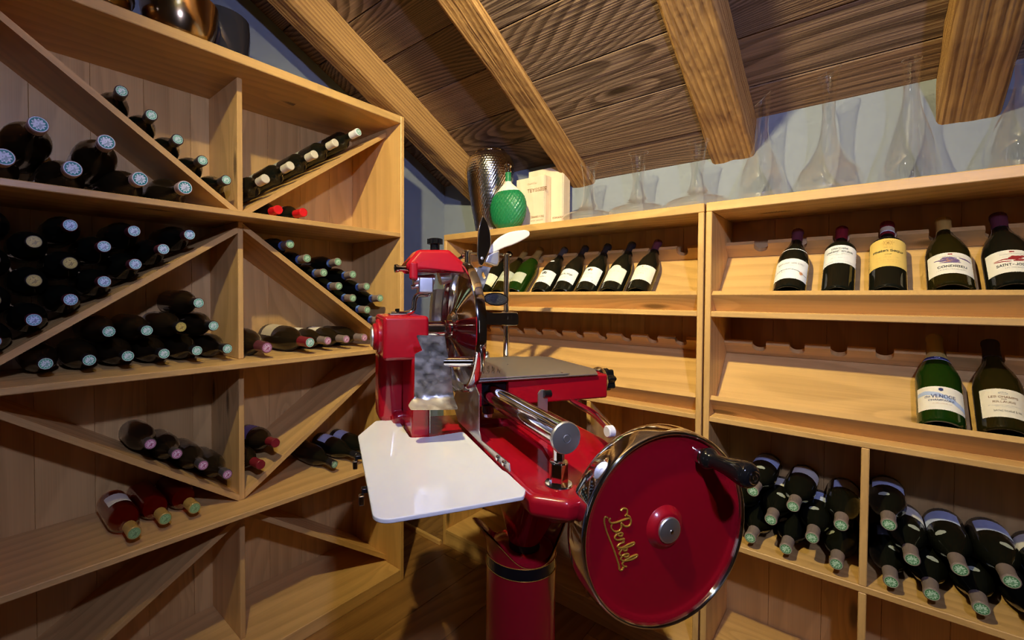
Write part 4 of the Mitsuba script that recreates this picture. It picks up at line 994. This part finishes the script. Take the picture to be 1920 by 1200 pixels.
sp('carriage__cap_nut', xf(lathe([(0.011, 0), (0.011, 0.016), (0.0095, 0.022), (0.005, 0.027), (0, 0.028)], 20), mat4(None, (-0.066, 0.825, 1.0305))), 'chrome', 30)
KX = mat4(rot([0, 1, 0], PI / 2), (0.174, 0.50, 0.999))
sp('carriage__collar', xf(lathe([(0, 0), (0.034, 0.0), (0.0395, 0.006), (0.0395, 0.014), (0.036, 0.019), (0.030, 0.020), (0.027, 0.026), (0, 0.026)], 40), KX), 'chrome', 35, 'chrome collar of the slice thickness knob')
star = Polygon([((0.031 + 0.0042 * math.cos(7 * a)) * math.cos(a), (0.031 + 0.0042 * math.cos(7 * a)) * math.sin(a)) for a in np.linspace(0, 2 * PI, 84, endpoint=False)])
sp('carriage__knob', xf(slab_z(star, 0.024, 0.052, 0.005), KX), 'black_plastic', 40, 'black fluted knob')
tab = LineString([(-0.082, 0.905), (-0.082, 1.000)]).buffer(0.0135, quad_segs=10)
sp('stop_plate', xf(plate(tab, 0.005), mat4(None, (0, 0.355, 0))), 'satin_steel', 30, 'upright steel stop with a black roller')
sp('stop_plate__roller', cyl((-0.082, 0.350, 1.003), (-0.062, 0.350, 1.003), 0.0095), 'black_plastic', 40)
sp('carriage__foot', join(cyl((-0.190, 0.470, 0.932), (-0.190, 0.470, 0.957), 0.0165, 28, 0.002)), 'black_plastic', 40)
sp('carriage__foot_tip', cyl((-0.190, 0.470, 0.922), (-0.190, 0.470, 0.932), 0.0115), 'white_enamel', 40)
# connecting rod to the flywheel
sp('connecting_rod', tube(smooth_profile([(0.085, 0.53, 0.95), (0.060, 0.45, 0.952), (0.02, 0.28, 0.963), (-0.045, 0.11, 0.972)], 5), 0.0085, 14), 'chrome', 40, 'polished connecting rod with white roller')
sp('connecting_rod__bracket', join(tube([(0.085, 0.52, 0.99), (0.088, 0.50, 0.965), (0.078, 0.44, 0.948)], 0.009, 12)), 'chrome', 40)
sp('connecting_rod__roller', cyl((-0.066, 0.100, 0.976), (-0.050, 0.100, 0.976), 0.0125, 28, 0.002), 'white_enamel', 40, 'white roller')
# blade
BX, BY, BZ, BR = -0.260, 0.476, 1.172, 0.172
BM = mat4(rot([0, 1, 0], -PI / 2), (BX, BY, BZ))          # lathe axis z -> local -x
sp('blade', xf(lathe([(0, -0.004), (0.10, -0.004), (0.155, -0.002), (0.1655, 0.0005), (0.160, 0.003)] + [tuple(q) for q in smooth_profile([(0.155, 0.004), (0.12, 0.010), (0.08, 0.020), (0.05, 0.030), (0.034, 0.040)], 5)] + [(0, 0.040)], 96), BM), 'chrome', 30, 'round polished slicing blade')
sp('blade__guard_ring', xf(lathe([(0.1665, -0.003), (0.1665, 0.018), (0.1690, 0.021), (0.1735, 0.020), (0.1755, 0.014), (0.1750, 0.002), (0.1735, -0.004), (0.1690, -0.005), (0.1665, -0.003)], 120), BM), 'chrome', 35, 'chrome ring guarding the blade edge')
sp('blade__spindle', cyl((-0.30, BY, 1.166), (-0.372, BY, 1.166), 0.0225, 36), 'chrome', 40)
sp('blade__spindle_sleeve', cyl((-0.262, BY, 1.166), (-0.315, BY, 1.166), 0.0250, 36, 0.003), 'chrome', 40)
# rear cover of the blade: half drum
a = np.linspace(0.30 * PI, 0.98 * PI, 40)
V, F = [], []
for x_ in (-0.268, -0.300, -0.318):
    rr = 0.1775 if x_ > -0.31 else 0.168
    V.append(np.stack([np.full(40, x_), BY + rr * np.sin(a), BZ + rr * np.cos(a)], 1))
V.append(np.stack([np.full(40, -0.318), BY + 0.135 * np.sin(a), BZ + 0.135 * np.cos(a)], 1))
V = np.vstack(V)
for i in range(3):
    for j in range(39):
        k0 = i * 40 + j
        F += [[k0, k0 + 1, k0 + 41], [k0, k0 + 41, k0 + 40]]
sp('blade_cover', trimesh.Trimesh(V, np.array(F), process=False), 'worn_steel', 25, 'curved steel cover behind the blade')
# gear housing and upright
sp('gear_housing', tri(mani(rbox((-0.484, 0.420, 1.094), (-0.368, 0.600, 1.2045), 0.010, 20))), 'red_enamel', 30, 'red gear housing')
sp('gear_housing__boss', xf(lathe([(0, -0.01), (0.047, -0.01), (0.047, 0.006), (0.043, 0.010), (0.036, 0.010), (0.034, 0.016), (0.030, 0.018), (0, 0.018)], 44), mat4(rot([0, 1, 0], -PI / 2), (-0.482, 0.515, 1.147))), 'red_enamel', 30)
sp('gear_housing__boss_cap', xf(lathe([(0, 0.017), (0.027, 0.017), (0.026, 0.022), (0, 0.024)], 36), mat4(rot([0, 1, 0], -PI / 2), (-0.482, 0.515, 1.147))), 'satin_steel', 30)
up = mani(rbox((-0.4125, 0.421, 0.889), (-0.3665, 0.560, 1.110), 0.006)) + mani(rbox((-0.475, 0.585, 0.889), (-0.3665, 0.70, 1.115), 0.025, 20)) + mani(rbox((-0.440, 0.55, 0.889), (-0.3665, 0.66, 0.93), 0.015, 16))
sp('upright', tri(up), 'red_enamel', 30, 'red upright carrying the blade')
sp('upright__side_plate', xf(plate(Polygon([(0.424, 0.905), (0.55, 0.905), (0.55, 1.09), (0.424, 1.09)]), 0.002), mat4(rot([0, 0, 1], PI / 2), (-0.3650, 0, 0))), 'worn_steel', 20)
# slice deflector: bent steel sheet in front of the upright
def poly_sheet(pts, y, t, bend=0.0, bsdf='worn_steel', seg=0.01):
    p = Polygon(pts).segmentize(seg)
    m = trimesh.creation.extrude_polygon(p, t, engine='earcut')
    v = np.array(m.vertices)
    cx = (p.bounds[0] + p.bounds[2]) / 2
    return trimesh.Trimesh(np.stack([v[:, 0], y + v[:, 2] - bend * ((v[:, 1] - p.bounds[1]) / (p.bounds[3] - p.bounds[1])) ** 2 * 0 + bend * (v[:, 0] - cx) ** 2, v[:, 1]], 1), np.array(m.faces)[:, ::-1], process=False)
DEFL = [(-0.4139, 1.1626), (-0.3433, 1.1584), (-0.3379, 1.1259), (-0.327, 1.067), (-0.3172, 0.9853), (-0.4303, 0.9908), (-0.4354, 0.9988), (-0.4175, 1.0141), (-0.4164, 1.117), (-0.3984, 1.1253)]
v2, f2 = trimesh.creation.triangulate_polygon(Polygon(DEFL).buffer(-0.003).buffer(0.003), engine='earcut')
def sheet_from(poly, yfun, t=0.0022):
    m = mani(plate(poly, t)).refine_to_length(0.008)
    q = tri(m); v = np.array(q.vertices); v[:, 1] += yfun(v[:, 0], v[:, 2]); q.vertices = v
    return q
sp('slice_deflector', sheet_from(Polygon(DEFL).buffer(-0.003).buffer(0.003), lambda x, z: 0.362 - 0.10 * np.clip(z - 1.135, 0, 1) + 6.0 * np.clip(x + 0.345, 0, 1) ** 2 - 1.4 * np.clip(1.01 - z, 0, 1)), 'worn_steel', 25, 'smeared steel slice deflector')
sp('slice_deflector__edge', tube(smooth_profile([(-0.335, 0.366, 1.128), (-0.332, 0.372, 1.09), (-0.324, 0.372, 1.04), (-0.318, 0.366, 0.995)], 4), 0.0022, 8), 'chrome', 40)
# lower blade guard: steel sheet beside the base, with bolts
LOW = [(0.3905, 1.0206), (0.3611, 1.037), (0.3287, 1.0172), (0.3274, 0.9303), (0.3119, 0.9121), (0.141, 0.9179), (0.135, 0.9000), (0.2242, 0.9000), (0.3934, 0.9050), (0.503, 0.9058), (0.5576, 0.9457), (0.5044, 1.0176)]
lowp = Polygon(LOW).buffer(-0.003).buffer(0.003)
sp('lower_guard', xf(plate(lowp, 0.0025), mat4(rot([0, 0, 1], PI / 2), (-0.2655, 0, 0))), 'worn_steel', 25, 'steel guard sheet below the blade')
for y_, z_ in ((0.165, 0.909), (0.20, 0.908)):
    sp('lower_guard__bolt', xf(lathe([(0, 0), (0.0065, 0), (0.006, 0.004), (0.003, 0.0055), (0, 0.0055)], 18), mat4(rot([0, 1, 0], -PI / 2), (-0.2668, y_, z_))), 'chrome', 35)
hex2 = trimesh.creation.extrude_polygon(Polygon([(0.0095 * math.cos(q), 0.0095 * math.sin(q)) for q in np.arange(6) * PI / 3]), 0.014, engine='earcut')
sp('lower_guard__nut', join(xf(hex2, mat4(rot([0, 1, 0], -PI / 2), (-0.2690, 0.40, 1.020))), cyl((-0.262, 0.40, 1.020), (-0.271, 0.40, 1.020), 0.0115)), 'chrome', 30)
sp('blade__handle_bar', cyl((-0.268, 0.355, 1.094), (-0.345, 0.372, 1.094), 0.0125, 28, 0.002), 'chrome', 40, 'short chrome bar in front of the blade')
# sharpener hood above the blade
hs = m3.Manifold.batch_hull([m3.Manifold.sphere(0.016, 24).translate(list(p)) for p in [(-0.408, 0.44, 1.330), (-0.385, 0.45, 1.358), (-0.315, 0.45, 1.360), (-0.288, 0.445, 1.335), (-0.268, 0.44, 1.318), (-0.408, 0.52, 1.330), (-0.385, 0.51, 1.358), (-0.315, 0.51, 1.360), (-0.280, 0.52, 1.318)]])
hs = hs - m3.Manifold.batch_hull([m3.Manifold.sphere(0.012, 20).translate(list(p)) for p in [(-0.405, 0.445, 1.300), (-0.440, 0.445, 1.300), (-0.420, 0.455, 1.345), (-0.440, 0.455, 1.345), (-0.405, 0.515, 1.30), (-0.440, 0.515, 1.345), (-0.440, 0.515, 1.30)]])
hs = hs - m3.Manifold.cube([0.4, 0.3, 0.1]).translate([-0.5, 0.35, 1.2155])
flap = m3.Manifold.batch_hull([m3.Manifold.sphere(0.006, 16).translate(list(p)) for p in [(-0.412, 0.428, 1.335), (-0.412, 0.428, 1.302), (-0.402, 0.428, 1.335), (-0.402, 0.428, 1.300)]])
sp('sharpener', tri(hs + flap), 'red_enamel', 32, 'red sharpener hood above the blade')
fl = []
for i in range(8):
    q = i * PI / 4
    fl.append(cyl((-0.340 + 0.0165 * math.cos(q), 0.478 + 0.0165 * math.sin(q), 1.393), (-0.340 + 0.0165 * math.cos(q), 0.478 + 0.0165 * math.sin(q), 1.4065), 0.0045, 10))
sp('sharpener__knob', join(cyl((-0.340, 0.478, 1.365), (-0.340, 0.478, 1.395), 0.0125), cyl((-0.340, 0.478, 1.393), (-0.340, 0.478, 1.408), 0.0155, 28, 0.001), *fl), 'black_plastic', 40, 'black notched knob')
sp('sharpener__button', xf(lathe([(0, 0), (0.0075, 0), (0.0075, 0.030), (0.0095, 0.034), (0.011, 0.040), (0.0095, 0.043), (0, 0.044)], 24), mat4(rot([0, 1, 0], -PI / 2), (-0.408, 0.455, 1.325))), 'chrome', 35)
sp('sharpener__pin', xf(lathe([(0, 0), (0.004, 0), (0.0045, 0.012), (0.0075, 0.016), (0.0065, 0.019), (0, 0.019)], 18), mat4(frame((0.8, -0.1, 0.55)), (-0.283, 0.455, 1.352))), 'chrome', 35)
sp('sharpener__stones', join(cyl((-0.400, 0.47, 1.295), (-0.345, 0.47, 1.300), 0.013), cyl((-0.330, 0.47, 1.302), (-0.302, 0.47, 1.310), 0.019), cyl((-0.405, 0.468, 1.278), (-0.385, 0.468, 1.283), 0.006), rbox((-0.388, 0.455, 1.262), (-0.348, 0.49, 1.305), 0.005)), 'satin_steel', 30, 'grinding wheels under the hood')
sp('sharpener__arm', tube(smooth_profile([(-0.455, 0.48, 1.209), (-0.420, 0.48, 1.209), (-0.398, 0.48, 1.218), (-0.394, 0.48, 1.245), (-0.384, 0.48, 1.258), (-0.358, 0.48, 1.260), (-0.352, 0.475, 1.28), (-0.345, 0.472, 1.312)], 5), 0.0065, 14), 'chrome', 40, 'bent chrome arm')
sp('sharpener__arm_plate', rbox((-0.462, 0.465, 1.2045), (-0.415, 0.495, 1.2105), 0.002), 'chrome', 30)
sp('sharpener__arm_nut', cyl((-0.440, 0.48, 1.210), (-0.440, 0.48, 1.222), 0.006, 6), 'chrome', 20)
# meat press behind the blade: rods, bar, toothed plate, grip and levers
for nm, (x_, y_, zt_) in (('press_rod', (-0.134, 0.840, 1.418)), ('press_rod', (0.017, 0.840, 1.411))):
    sp(nm, join(cyl((x_, y_, 1.030), (x_, y_, zt_ - 0.004), 0.0105, 28), xf(lathe([(0, 0), (0.017, 0), (0.0175, 0.002), (0.015, 0.006), (0, 0.009)], 28), mat4(None, (x_, y_, zt_ - 0.006)))), 'chrome', 40)
sp('press_rod__tie', rbox((-0.134, 0.834, 1.406), (0.017, 0.846, 1.412), 0.002), 'chrome', 30)
BAR = [(-0.1155, 1.214), (-0.1052, 1.2308), (-0.0932, 1.2139), (-0.0722, 1.1996), (-0.048, 1.1961), (0.0384, 1.1945), (0.0463, 1.1872), (0.0465, 1.1525), (0.0324, 1.1513), (-0.1197, 1.1565)]
bm = mani(plate(Polygon(BAR).buffer(-0.006).buffer(0.006), 0.034)) - mani(trimesh.creation.box(bounds=[[-0.13, -0.05, 1.172], [0.02, -0.0135, 1.184]]))
sp('press_bar', xf(tri(bm), mat4(None, (0, 0.815, 0))), 'chrome', 30, 'chrome press bar')
sp('press_bar__clamp', rbox((0.000, 0.800, 1.148), (0.048, 0.860, 1.199), 0.008, 16), 'chrome', 35)
ov = [(0.047 * math.cos(q), 0.023 * math.sin(q)) for q in np.linspace(0, 2 * PI, 48, endpoint=False)]
sp('press_grip', xf(plate(Polygon(ov), 0.016), mat4(rot([0, 1, 0], 0.06), (-0.0421, 0.800, 1.245))), 'chrome', 35, 'oval chrome grip with a knurled dark face')
rg = xf(trimesh.creation.icosphere(4, 1.0), np.diag([0.043, 0.006, 0.0195, 1.0]))
rv = np.array(rg.vertices); rv[:, 1] += 0.0016 * (meshkit.noise(rv * 420) - 0.5)
sp('press_grip__face', xf(trimesh.Trimesh(rv, rg.faces, process=False), mat4(rot([0, 1, 0], 0.06), (-0.0421, 0.791, 1.245))), 'rubber', False, 'knurled dark grey face')
PRESS = [(-0.1382, 1.352), (-0.1229, 1.355), (-0.0952, 1.3503), (-0.1142, 1.2984), (-0.1515, 1.2125), (-0.1585, 1.2427), (-0.1642, 1.282)]
slot = LineString([(-0.1235, 1.330), (-0.1170, 1.318)]).buffer(0.0055)
pp = Polygon(PRESS).difference(slot)
sp('press_plate', xf(plate(pp, 0.006), mat4(None, (0, 0.71, 0))), 'worn_steel', 25, 'slanting steel press plate with a slot')
sp('press_plate__backing', xf(plate(Polygon([(q[0] - 0.014, q[1] - 0.004) for q in PRESS]), 0.004), mat4(None, (0, 0.735, 0))), 'satin_steel', 25)
sp('press_plate__teeth', join(*[xf(lathe([(0.0022, 0), (0, 0.008)], 6), mat4(rot([0, 1, 0], -1.2), (-0.1642 + 0.0008 * i, 0.718, 1.285 - 0.0085 * i))) for i in range(8)]), 'chrome', 40)
PAD = [(-0.1026, 1.3974), (-0.0984, 1.4135), (-0.0799, 1.4355), (-0.0571, 1.4552), (-0.0281, 1.4705), (0.0072, 1.4784), (0.034, 1.481), (0.046, 1.4761), (0.0485, 1.468), (0.0401, 1.4567), (-0.0044, 1.4331), (-0.0453, 1.4181), (-0.0826, 1.4007)]
PB = [(-0.1054, 1.392), (-0.0855, 1.4033), (-0.0626, 1.4094), (-0.0624, 1.3718), (-0.068, 1.3569), (-0.0795, 1.3567), (-0.1166, 1.3677)]
def pillow(pts, t, r):
    """rounded slab of a polygon in xz"""
    p = Polygon(pts)
    return xf(slab_z(p.buffer(-0.004).buffer(0.004), -t / 2, t / 2, r), mat4(rot([1, 0, 0], PI / 2)))
pad = Polygon(smooth_profile(PAD + [PAD[0]], 3)[:-1]).buffer(0)
sp('press_lever', xf(slab_z(pad, -0.010, 0.010, 0.0045), mat4(rot([1, 0, 0], PI / 2), (0, 0.72, 0))), 'ivory_plastic', 35, 'ivory paddle-shaped lever')
sp('press_lever__mount', xf(pillow(PB, 0.030, 0.006), mat4(None, (0, 0.724, 0))), 'satin_steel', 30)
BL = [(-0.1309, 1.5172), (-0.1159, 1.4954), (-0.1045, 1.4576), (-0.1034, 1.4192), (-0.1154, 1.3873), (-0.1319, 1.3554), (-0.1467, 1.3689), (-0.1488, 1.4244), (-0.1436, 1.4818)]
bl = Polygon(smooth_profile(BL + [BL[0]], 4)[:-1]).buffer(0)
sp('press_guard', xf(slab_z(bl, -0.004, 0.004, 0.0025), mat4(rot([1, 0, 0], PI / 2), (0, 0.690, 0))), 'chrome', 30, 'leaf-shaped polished hand guard')
sp('press_guard__screw', xf(lathe([(0, 0), (0.0055, 0), (0.005, 0.0025), (0, 0.0035)], 18), mat4(rot([1, 0, 0], PI / 2), (-0.1335, 0.687, 1.378))), 'satin_steel', 30)
# white receiving tray
TRAY = [(-0.5408, 0.4724), (-0.4835, 0.598), (-0.4201, 0.5961), (-0.4163, 0.4190), (-0.3630, 0.4120), (-0.2740, 0.4300), (-0.2740, 0.156), (-0.2700, 0.1416), (-0.2689, 0.0549), (-0.2839, 0.0318), (-0.5475, 0.0175)]
tray = rounded(TRAY, 0.010)
tray = tray.intersection(rounded([(-0.5475, 0.019), (-0.262, 0.03), (-0.262, 0.62), (-0.545, 0.62)], 0.028))
sp('receiving_tray', slab_z(tray, 0.8915, 0.900, 0.0022), 'white_enamel', 30, 'white enamelled receiving tray')
for y_ in (0.16, 0.34):
    sp('receiving_tray__peg', rbox((-0.556, y_ - 0.007, 0.888), (-0.541, y_ + 0.007, 0.897), 0.002), 'black_plastic', 30)
    sp('receiving_tray__clip', rbox((-0.562, y_ - 0.022, 0.872), (-0.552, y_ - 0.008, 0.890), 0.002), 'chrome', 30)

# ------------------------------------------------------------------ things on top of the right cabinets
ZC = 1.5602 + 0.0004
k = thing('metal_vase', 'tall hammered dark metal vase behind the green bottle on the cabinet top', 'vase')
prof = smooth_profile([(0.060, 0), (0.068, 0.004), (0.080, 0.07), (0.098, 0.16), (0.111, 0.25), (0.116, 0.31), (0.109, 0.355), (0.088, 0.383), (0.068, 0.392)], 14)
vm = lathe([(0, 0)] + [tuple(q) for q in prof], 180)
vv = np.array(vm.vertices)
th = np.arctan2(vv[:, 1], vv[:, 0])
cell = 0.0115
row = np.floor(vv[:, 2] / cell)
ph = (vv[:, 2] / cell - row - 0.5)
uq = th * 0.105 / cell + 0.5 * (row % 2); pu = uq - np.floor(uq) - 0.5
dent = np.clip(1 - 4 * (pu ** 2 + ph ** 2), 0, 1)
rad = np.hypot(vv[:, 0], vv[:, 1])
msk = (rad > 0.03) & (vv[:, 2] > 0.01) & (vv[:, 2] < 0.365)
sc = np.where(msk, 1 - 0.0022 * dent / np.maximum(rad, 1e-6), 1)
vm.vertices = np.stack([vv[:, 0] * sc, vv[:, 1] * sc, vv[:, 2]], 1)
VX = mat4(None, (0.124, 0.125, ZC))
put(k + '__body', xf(vm, VX), 'bronze_mirror', True)
put(k + '__rim', xf(lathe([(0.066, 0.389), (0.073, 0.389), (0.076, 0.394), (0.074, 0.400), (0.067, 0.401), (0.064, 0.396), (0.064, 0.30), (0.062, 0.30), (0.062, 0.389), (0.066, 0.389)], 64), VX), 'silver_mirror', 35)

k = thing('green_flask', 'embossed green glass flask with silver stopper and cream collar on the cabinet top', 'bottle')
def oval(n=96):
    pr = smooth_profile([(0.030, 0.0), (0.052, 0.004), (0.080, 0.035), (0.094, 0.085), (0.088, 0.130), (0.064, 0.168), (0.034, 0.192), (0.018, 0.205), (0.0155, 0.225), (0.0150, 0.262)], 9)
    m = lathe([(0, 0.006)] + [tuple(q) for q in pr], n)
    return m
gm = oval(120); v = np.array(gm.vertices); a = np.arctan2(v[:, 1], v[:, 0])
flat = np.where(v[:, 2] < 0.2, 0.62, 1.0 - 0.38 * np.clip((0.205 - v[:, 2]) / 0.03, 0, 1) * 0 - 0.0)
blend = np.clip((v[:, 2] - 0.17) / 0.04, 0, 1); flat = 0.62 + 0.38 * blend
rad = np.hypot(v[:, 0], v[:, 1])
rib = (np.abs(np.sin(a * 13 + v[:, 2] * 120)) ** 0.7) * 0.5 + (np.abs(np.sin(a * 13 - v[:, 2] * 120)) ** 0.7) * 0.5
amp = 0.0075 * np.clip((0.172 - v[:, 2]) / 0.02, 0, 1) * np.clip(v[:, 2] / 0.02, 0, 1)
k2 = 1 + amp * rib / np.maximum(rad, 0.01)
gm.vertices = np.stack([v[:, 0] * k2, v[:, 1] * k2 * flat, v[:, 2]], 1)
GX = mat4(rot([0, 0, 1], 0.10) @ np.diag([0.90, 0.86, 1.0]), (0.287, 0.053, ZC))
put(k + '__body', xf(gm, GX), 'emerald_glass', True)
co = smooth_profile([(0.0655, 0.1688), (0.0355, 0.1935), (0.0195, 0.206), (0.0168, 0.214)], 6)
cm = lathe([tuple(q) for q in co], 60); v = np.array(cm.vertices); bl_ = 0.62 + 0.38 * np.clip((v[:, 2] - 0.17) / 0.04, 0, 1)
cm.vertices = np.stack([v[:, 0] * 1.01, v[:, 1] * bl_ * 1.015, v[:, 2]], 1)
put(k + '__collar', xf(cm, GX), 'paper_ivory', True)
put(k + '__stopper', xf(lathe([(0, 0.255), (0.015, 0.255), (0.0168, 0.262), (0.0168, 0.274), (0.013, 0.276)] + [tuple(q) for q in smooth_profile([(0.013, 0.277), (0.0175, 0.285), (0.0175, 0.294), (0.011, 0.302), (0.003, 0.305)], 4)] + [(0, 0.305)], 32), GX), 'silver_mirror', 40)

def wooden_case(label, lo, hi, prints):
    k = thing('wine_case', label, 'wooden box', None)
    board(k + '__box', lo, (hi[0], hi[1], hi[2]), 2, 'pale_pine', 0.002)
    board(k + '__lid', (lo[0] + 0.002, lo[1] - 0.006, lo[2] + 0.002), (hi[0] - 0.002, lo[1] - 0.0003, hi[2] - 0.002), 2, 'pale_pine', 0.0015)
    for text, h, x, z, bold in prints:
        m = meshkit.text_mesh(text, h, 0.0003, bold); v = np.array(m.vertices)
        put(k + '__lid__print', trimesh.Trimesh(np.stack([v[:, 0] + x, lo[1] - 0.0061 - v[:, 2], v[:, 1] + z], 1), np.array(m.faces)[:, ::-1], process=False), 'ink_brown')
    return k
wooden_case('pale wooden wine case with burnt-in lettering, right behind the green flask', (0.262, 0.155, ZC), (0.418, 0.205, 1.806), [('CHATEAU', 0.008, 0.325, 1.77, False), ('TEYSSIER', 0.016, 0.325, 1.735, True), ('GRAND CRU', 0.009, 0.345, 1.615, True), ('SAINT-EMILION', 0.006, 0.345, 1.600, False)])
wooden_case('taller plain wooden wine case standing behind the lettered one', (0.290, 0.215, ZC), (0.478, 0.275, 1.852), [('BORDEAUX', 0.008, 0.425, 1.612, True)])

def decanter(label, x, y, prof, slant=0.0, group='glass decanters on the cabinet tops', rot_z=0.0):
    k = thing('decanter', label, 'decanter', group)
    p = smooth_profile(prof, 8)
    m = lathe([(0, 0.0)] + [tuple(q) for q in p], 64)
    v = np.array(m.vertices)
    if slant:
        top = p[-1][1]
        w = np.clip((v[:, 2] - (top - 0.09)) / 0.09, 0, 1) ** 2
        v[:, 2] += w * slant * v[:, 0] / p[-1][0]
        m.vertices = v
    M = mat4(rot([0, 0, 1], rot_z), (x, y, ZC))
    put(k + '__bowl', xf(m, M), 'clear_glass', True)
    a = np.linspace(0, 2 * PI, 49)
    r_ = p[-1][0]
    P = np.stack([r_ * np.cos(a), r_ * np.sin(a), p[-1][1] + slant * np.cos(a)], 1)
    put(k + '__lip', xf(tube(P, 0.0011, 6), M), 'clear_glass', True)
wide = [(0.060, 0.0), (0.100, 0.006), (0.114, 0.020), (0.104, 0.036), (0.074, 0.050), (0.042, 0.068), (0.027, 0.095), (0.0215, 0.135), (0.0235, 0.180), (0.030, 0.222), (0.036, 0.250)]
decanter('wide-based clear glass decanter beside the wooden cases, first of three low ones', 0.635, 0.150, [(a * 0.98, b * 1.0) for a, b in wide])
decanter('wide-based clear glass decanter, middle of the three low ones above the dark bottles', 0.842, 0.150, [(a * 0.98, b * 1.01) for a, b in wide])
decanter('wide-based clear glass decanter over the joint of the two cabinets', 1.055, 0.150, [(a * 0.98, b * 1.0) for a, b in wide])
decanter('pear-shaped clear glass decanter with slanted mouth, just right of the cabinet joint', 1.250, 0.145, [(0.035, 0), (0.056, 0.006), (0.068, 0.040), (0.064, 0.085), (0.045, 0.140), (0.026, 0.185), (0.0175, 0.230), (0.0175, 0.280), (0.021, 0.330), (0.0225, 0.345)], 0.022, rot_z=0.5)
decanter('broad-bellied clear glass decanter with flared slanted mouth, between the two tall ones', 1.420, 0.145, [(0.045, 0), (0.074, 0.006), (0.084, 0.036), (0.074, 0.075), (0.045, 0.118), (0.026, 0.165), (0.0170, 0.225), (0.0165, 0.280), (0.021, 0.335), (0.0275, 0.375)], 0.014, rot_z=0.3)
decanter('tall teardrop clear glass decanter with straight neck beside the right rafter', 1.598, 0.145, [(0.040, 0), (0.058, 0.006), (0.064, 0.030), (0.058, 0.080), (0.043, 0.140), (0.026, 0.200), (0.0175, 0.245), (0.0165, 0.290), (0.0195, 0.335), (0.0205, 0.352)])
decanter('clear glass decanter at the right edge of the picture', 1.80, 0.145, [(0.035, 0), (0.056, 0.006), (0.068, 0.040), (0.064, 0.085), (0.045, 0.140), (0.026, 0.185), (0.0175, 0.230), (0.0175, 0.26), (0.019, 0.28)])

# ------------------------------------------------------------------ things on top of the left rack
ZL = zt1 + 0.0004
k = thing('silver_bowl', 'silver bowl with stepped rings on top of the diagonal rack', 'bowl')
pr = [(0, 0.0), (0.075, 0.0), (0.085, 0.004)] + [tuple(q) for q in smooth_profile([(0.088, 0.008), (0.110, 0.016), (0.112, 0.024), (0.135, 0.040), (0.137, 0.048), (0.155, 0.070), (0.160, 0.095), (0.166, 0.102)], 4)] + [(0.163, 0.105), (0.150, 0.085), (0.10, 0.03), (0, 0.02)]
put(k + '__bowl', xf(lathe(pr, 72), mat4(None, (-0.185, -1.405, ZL))), 'silver_mirror', 35)
k = thing('copper_bowl', 'copper coloured bowl standing beside the silver one on the diagonal rack', 'bowl')
pr = [(0, 0.0), (0.05, 0.0)] + [tuple(q) for q in smooth_profile([(0.055, 0.002), (0.085, 0.03), (0.110, 0.085), (0.120, 0.150), (0.122, 0.175)], 5)] + [(0.118, 0.177), (0.115, 0.15), (0.10, 0.08), (0.05, 0.02), (0, 0.012)]
put(k + '__bowl', xf(lathe(pr, 72), mat4(None, (-0.150, -1.125, ZL)) @ np.diag([0.9, 0.9, 0.9, 1])), 'gold_metal', 35)
k = thing('smoked_glass_bowl', 'dark smoked glass bowl behind the copper one on the diagonal rack', 'bowl')
pr = [(0, 0.0), (0.06, 0.0)] + [tuple(q) for q in smooth_profile([(0.065, 0.002), (0.105, 0.05), (0.128, 0.13), (0.134, 0.23), (0.130, 0.28)], 5)] + [(0.127, 0.28), (0.130, 0.23), (0.12, 0.12), (0.05, 0.012), (0, 0.01)]
put(k + '__bowl', xf(lathe(pr, 72), mat4(None, (-0.262, -0.965, ZL)) @ np.diag([0.74, 0.74, 0.80, 1])), 'smoke_glass', 35)
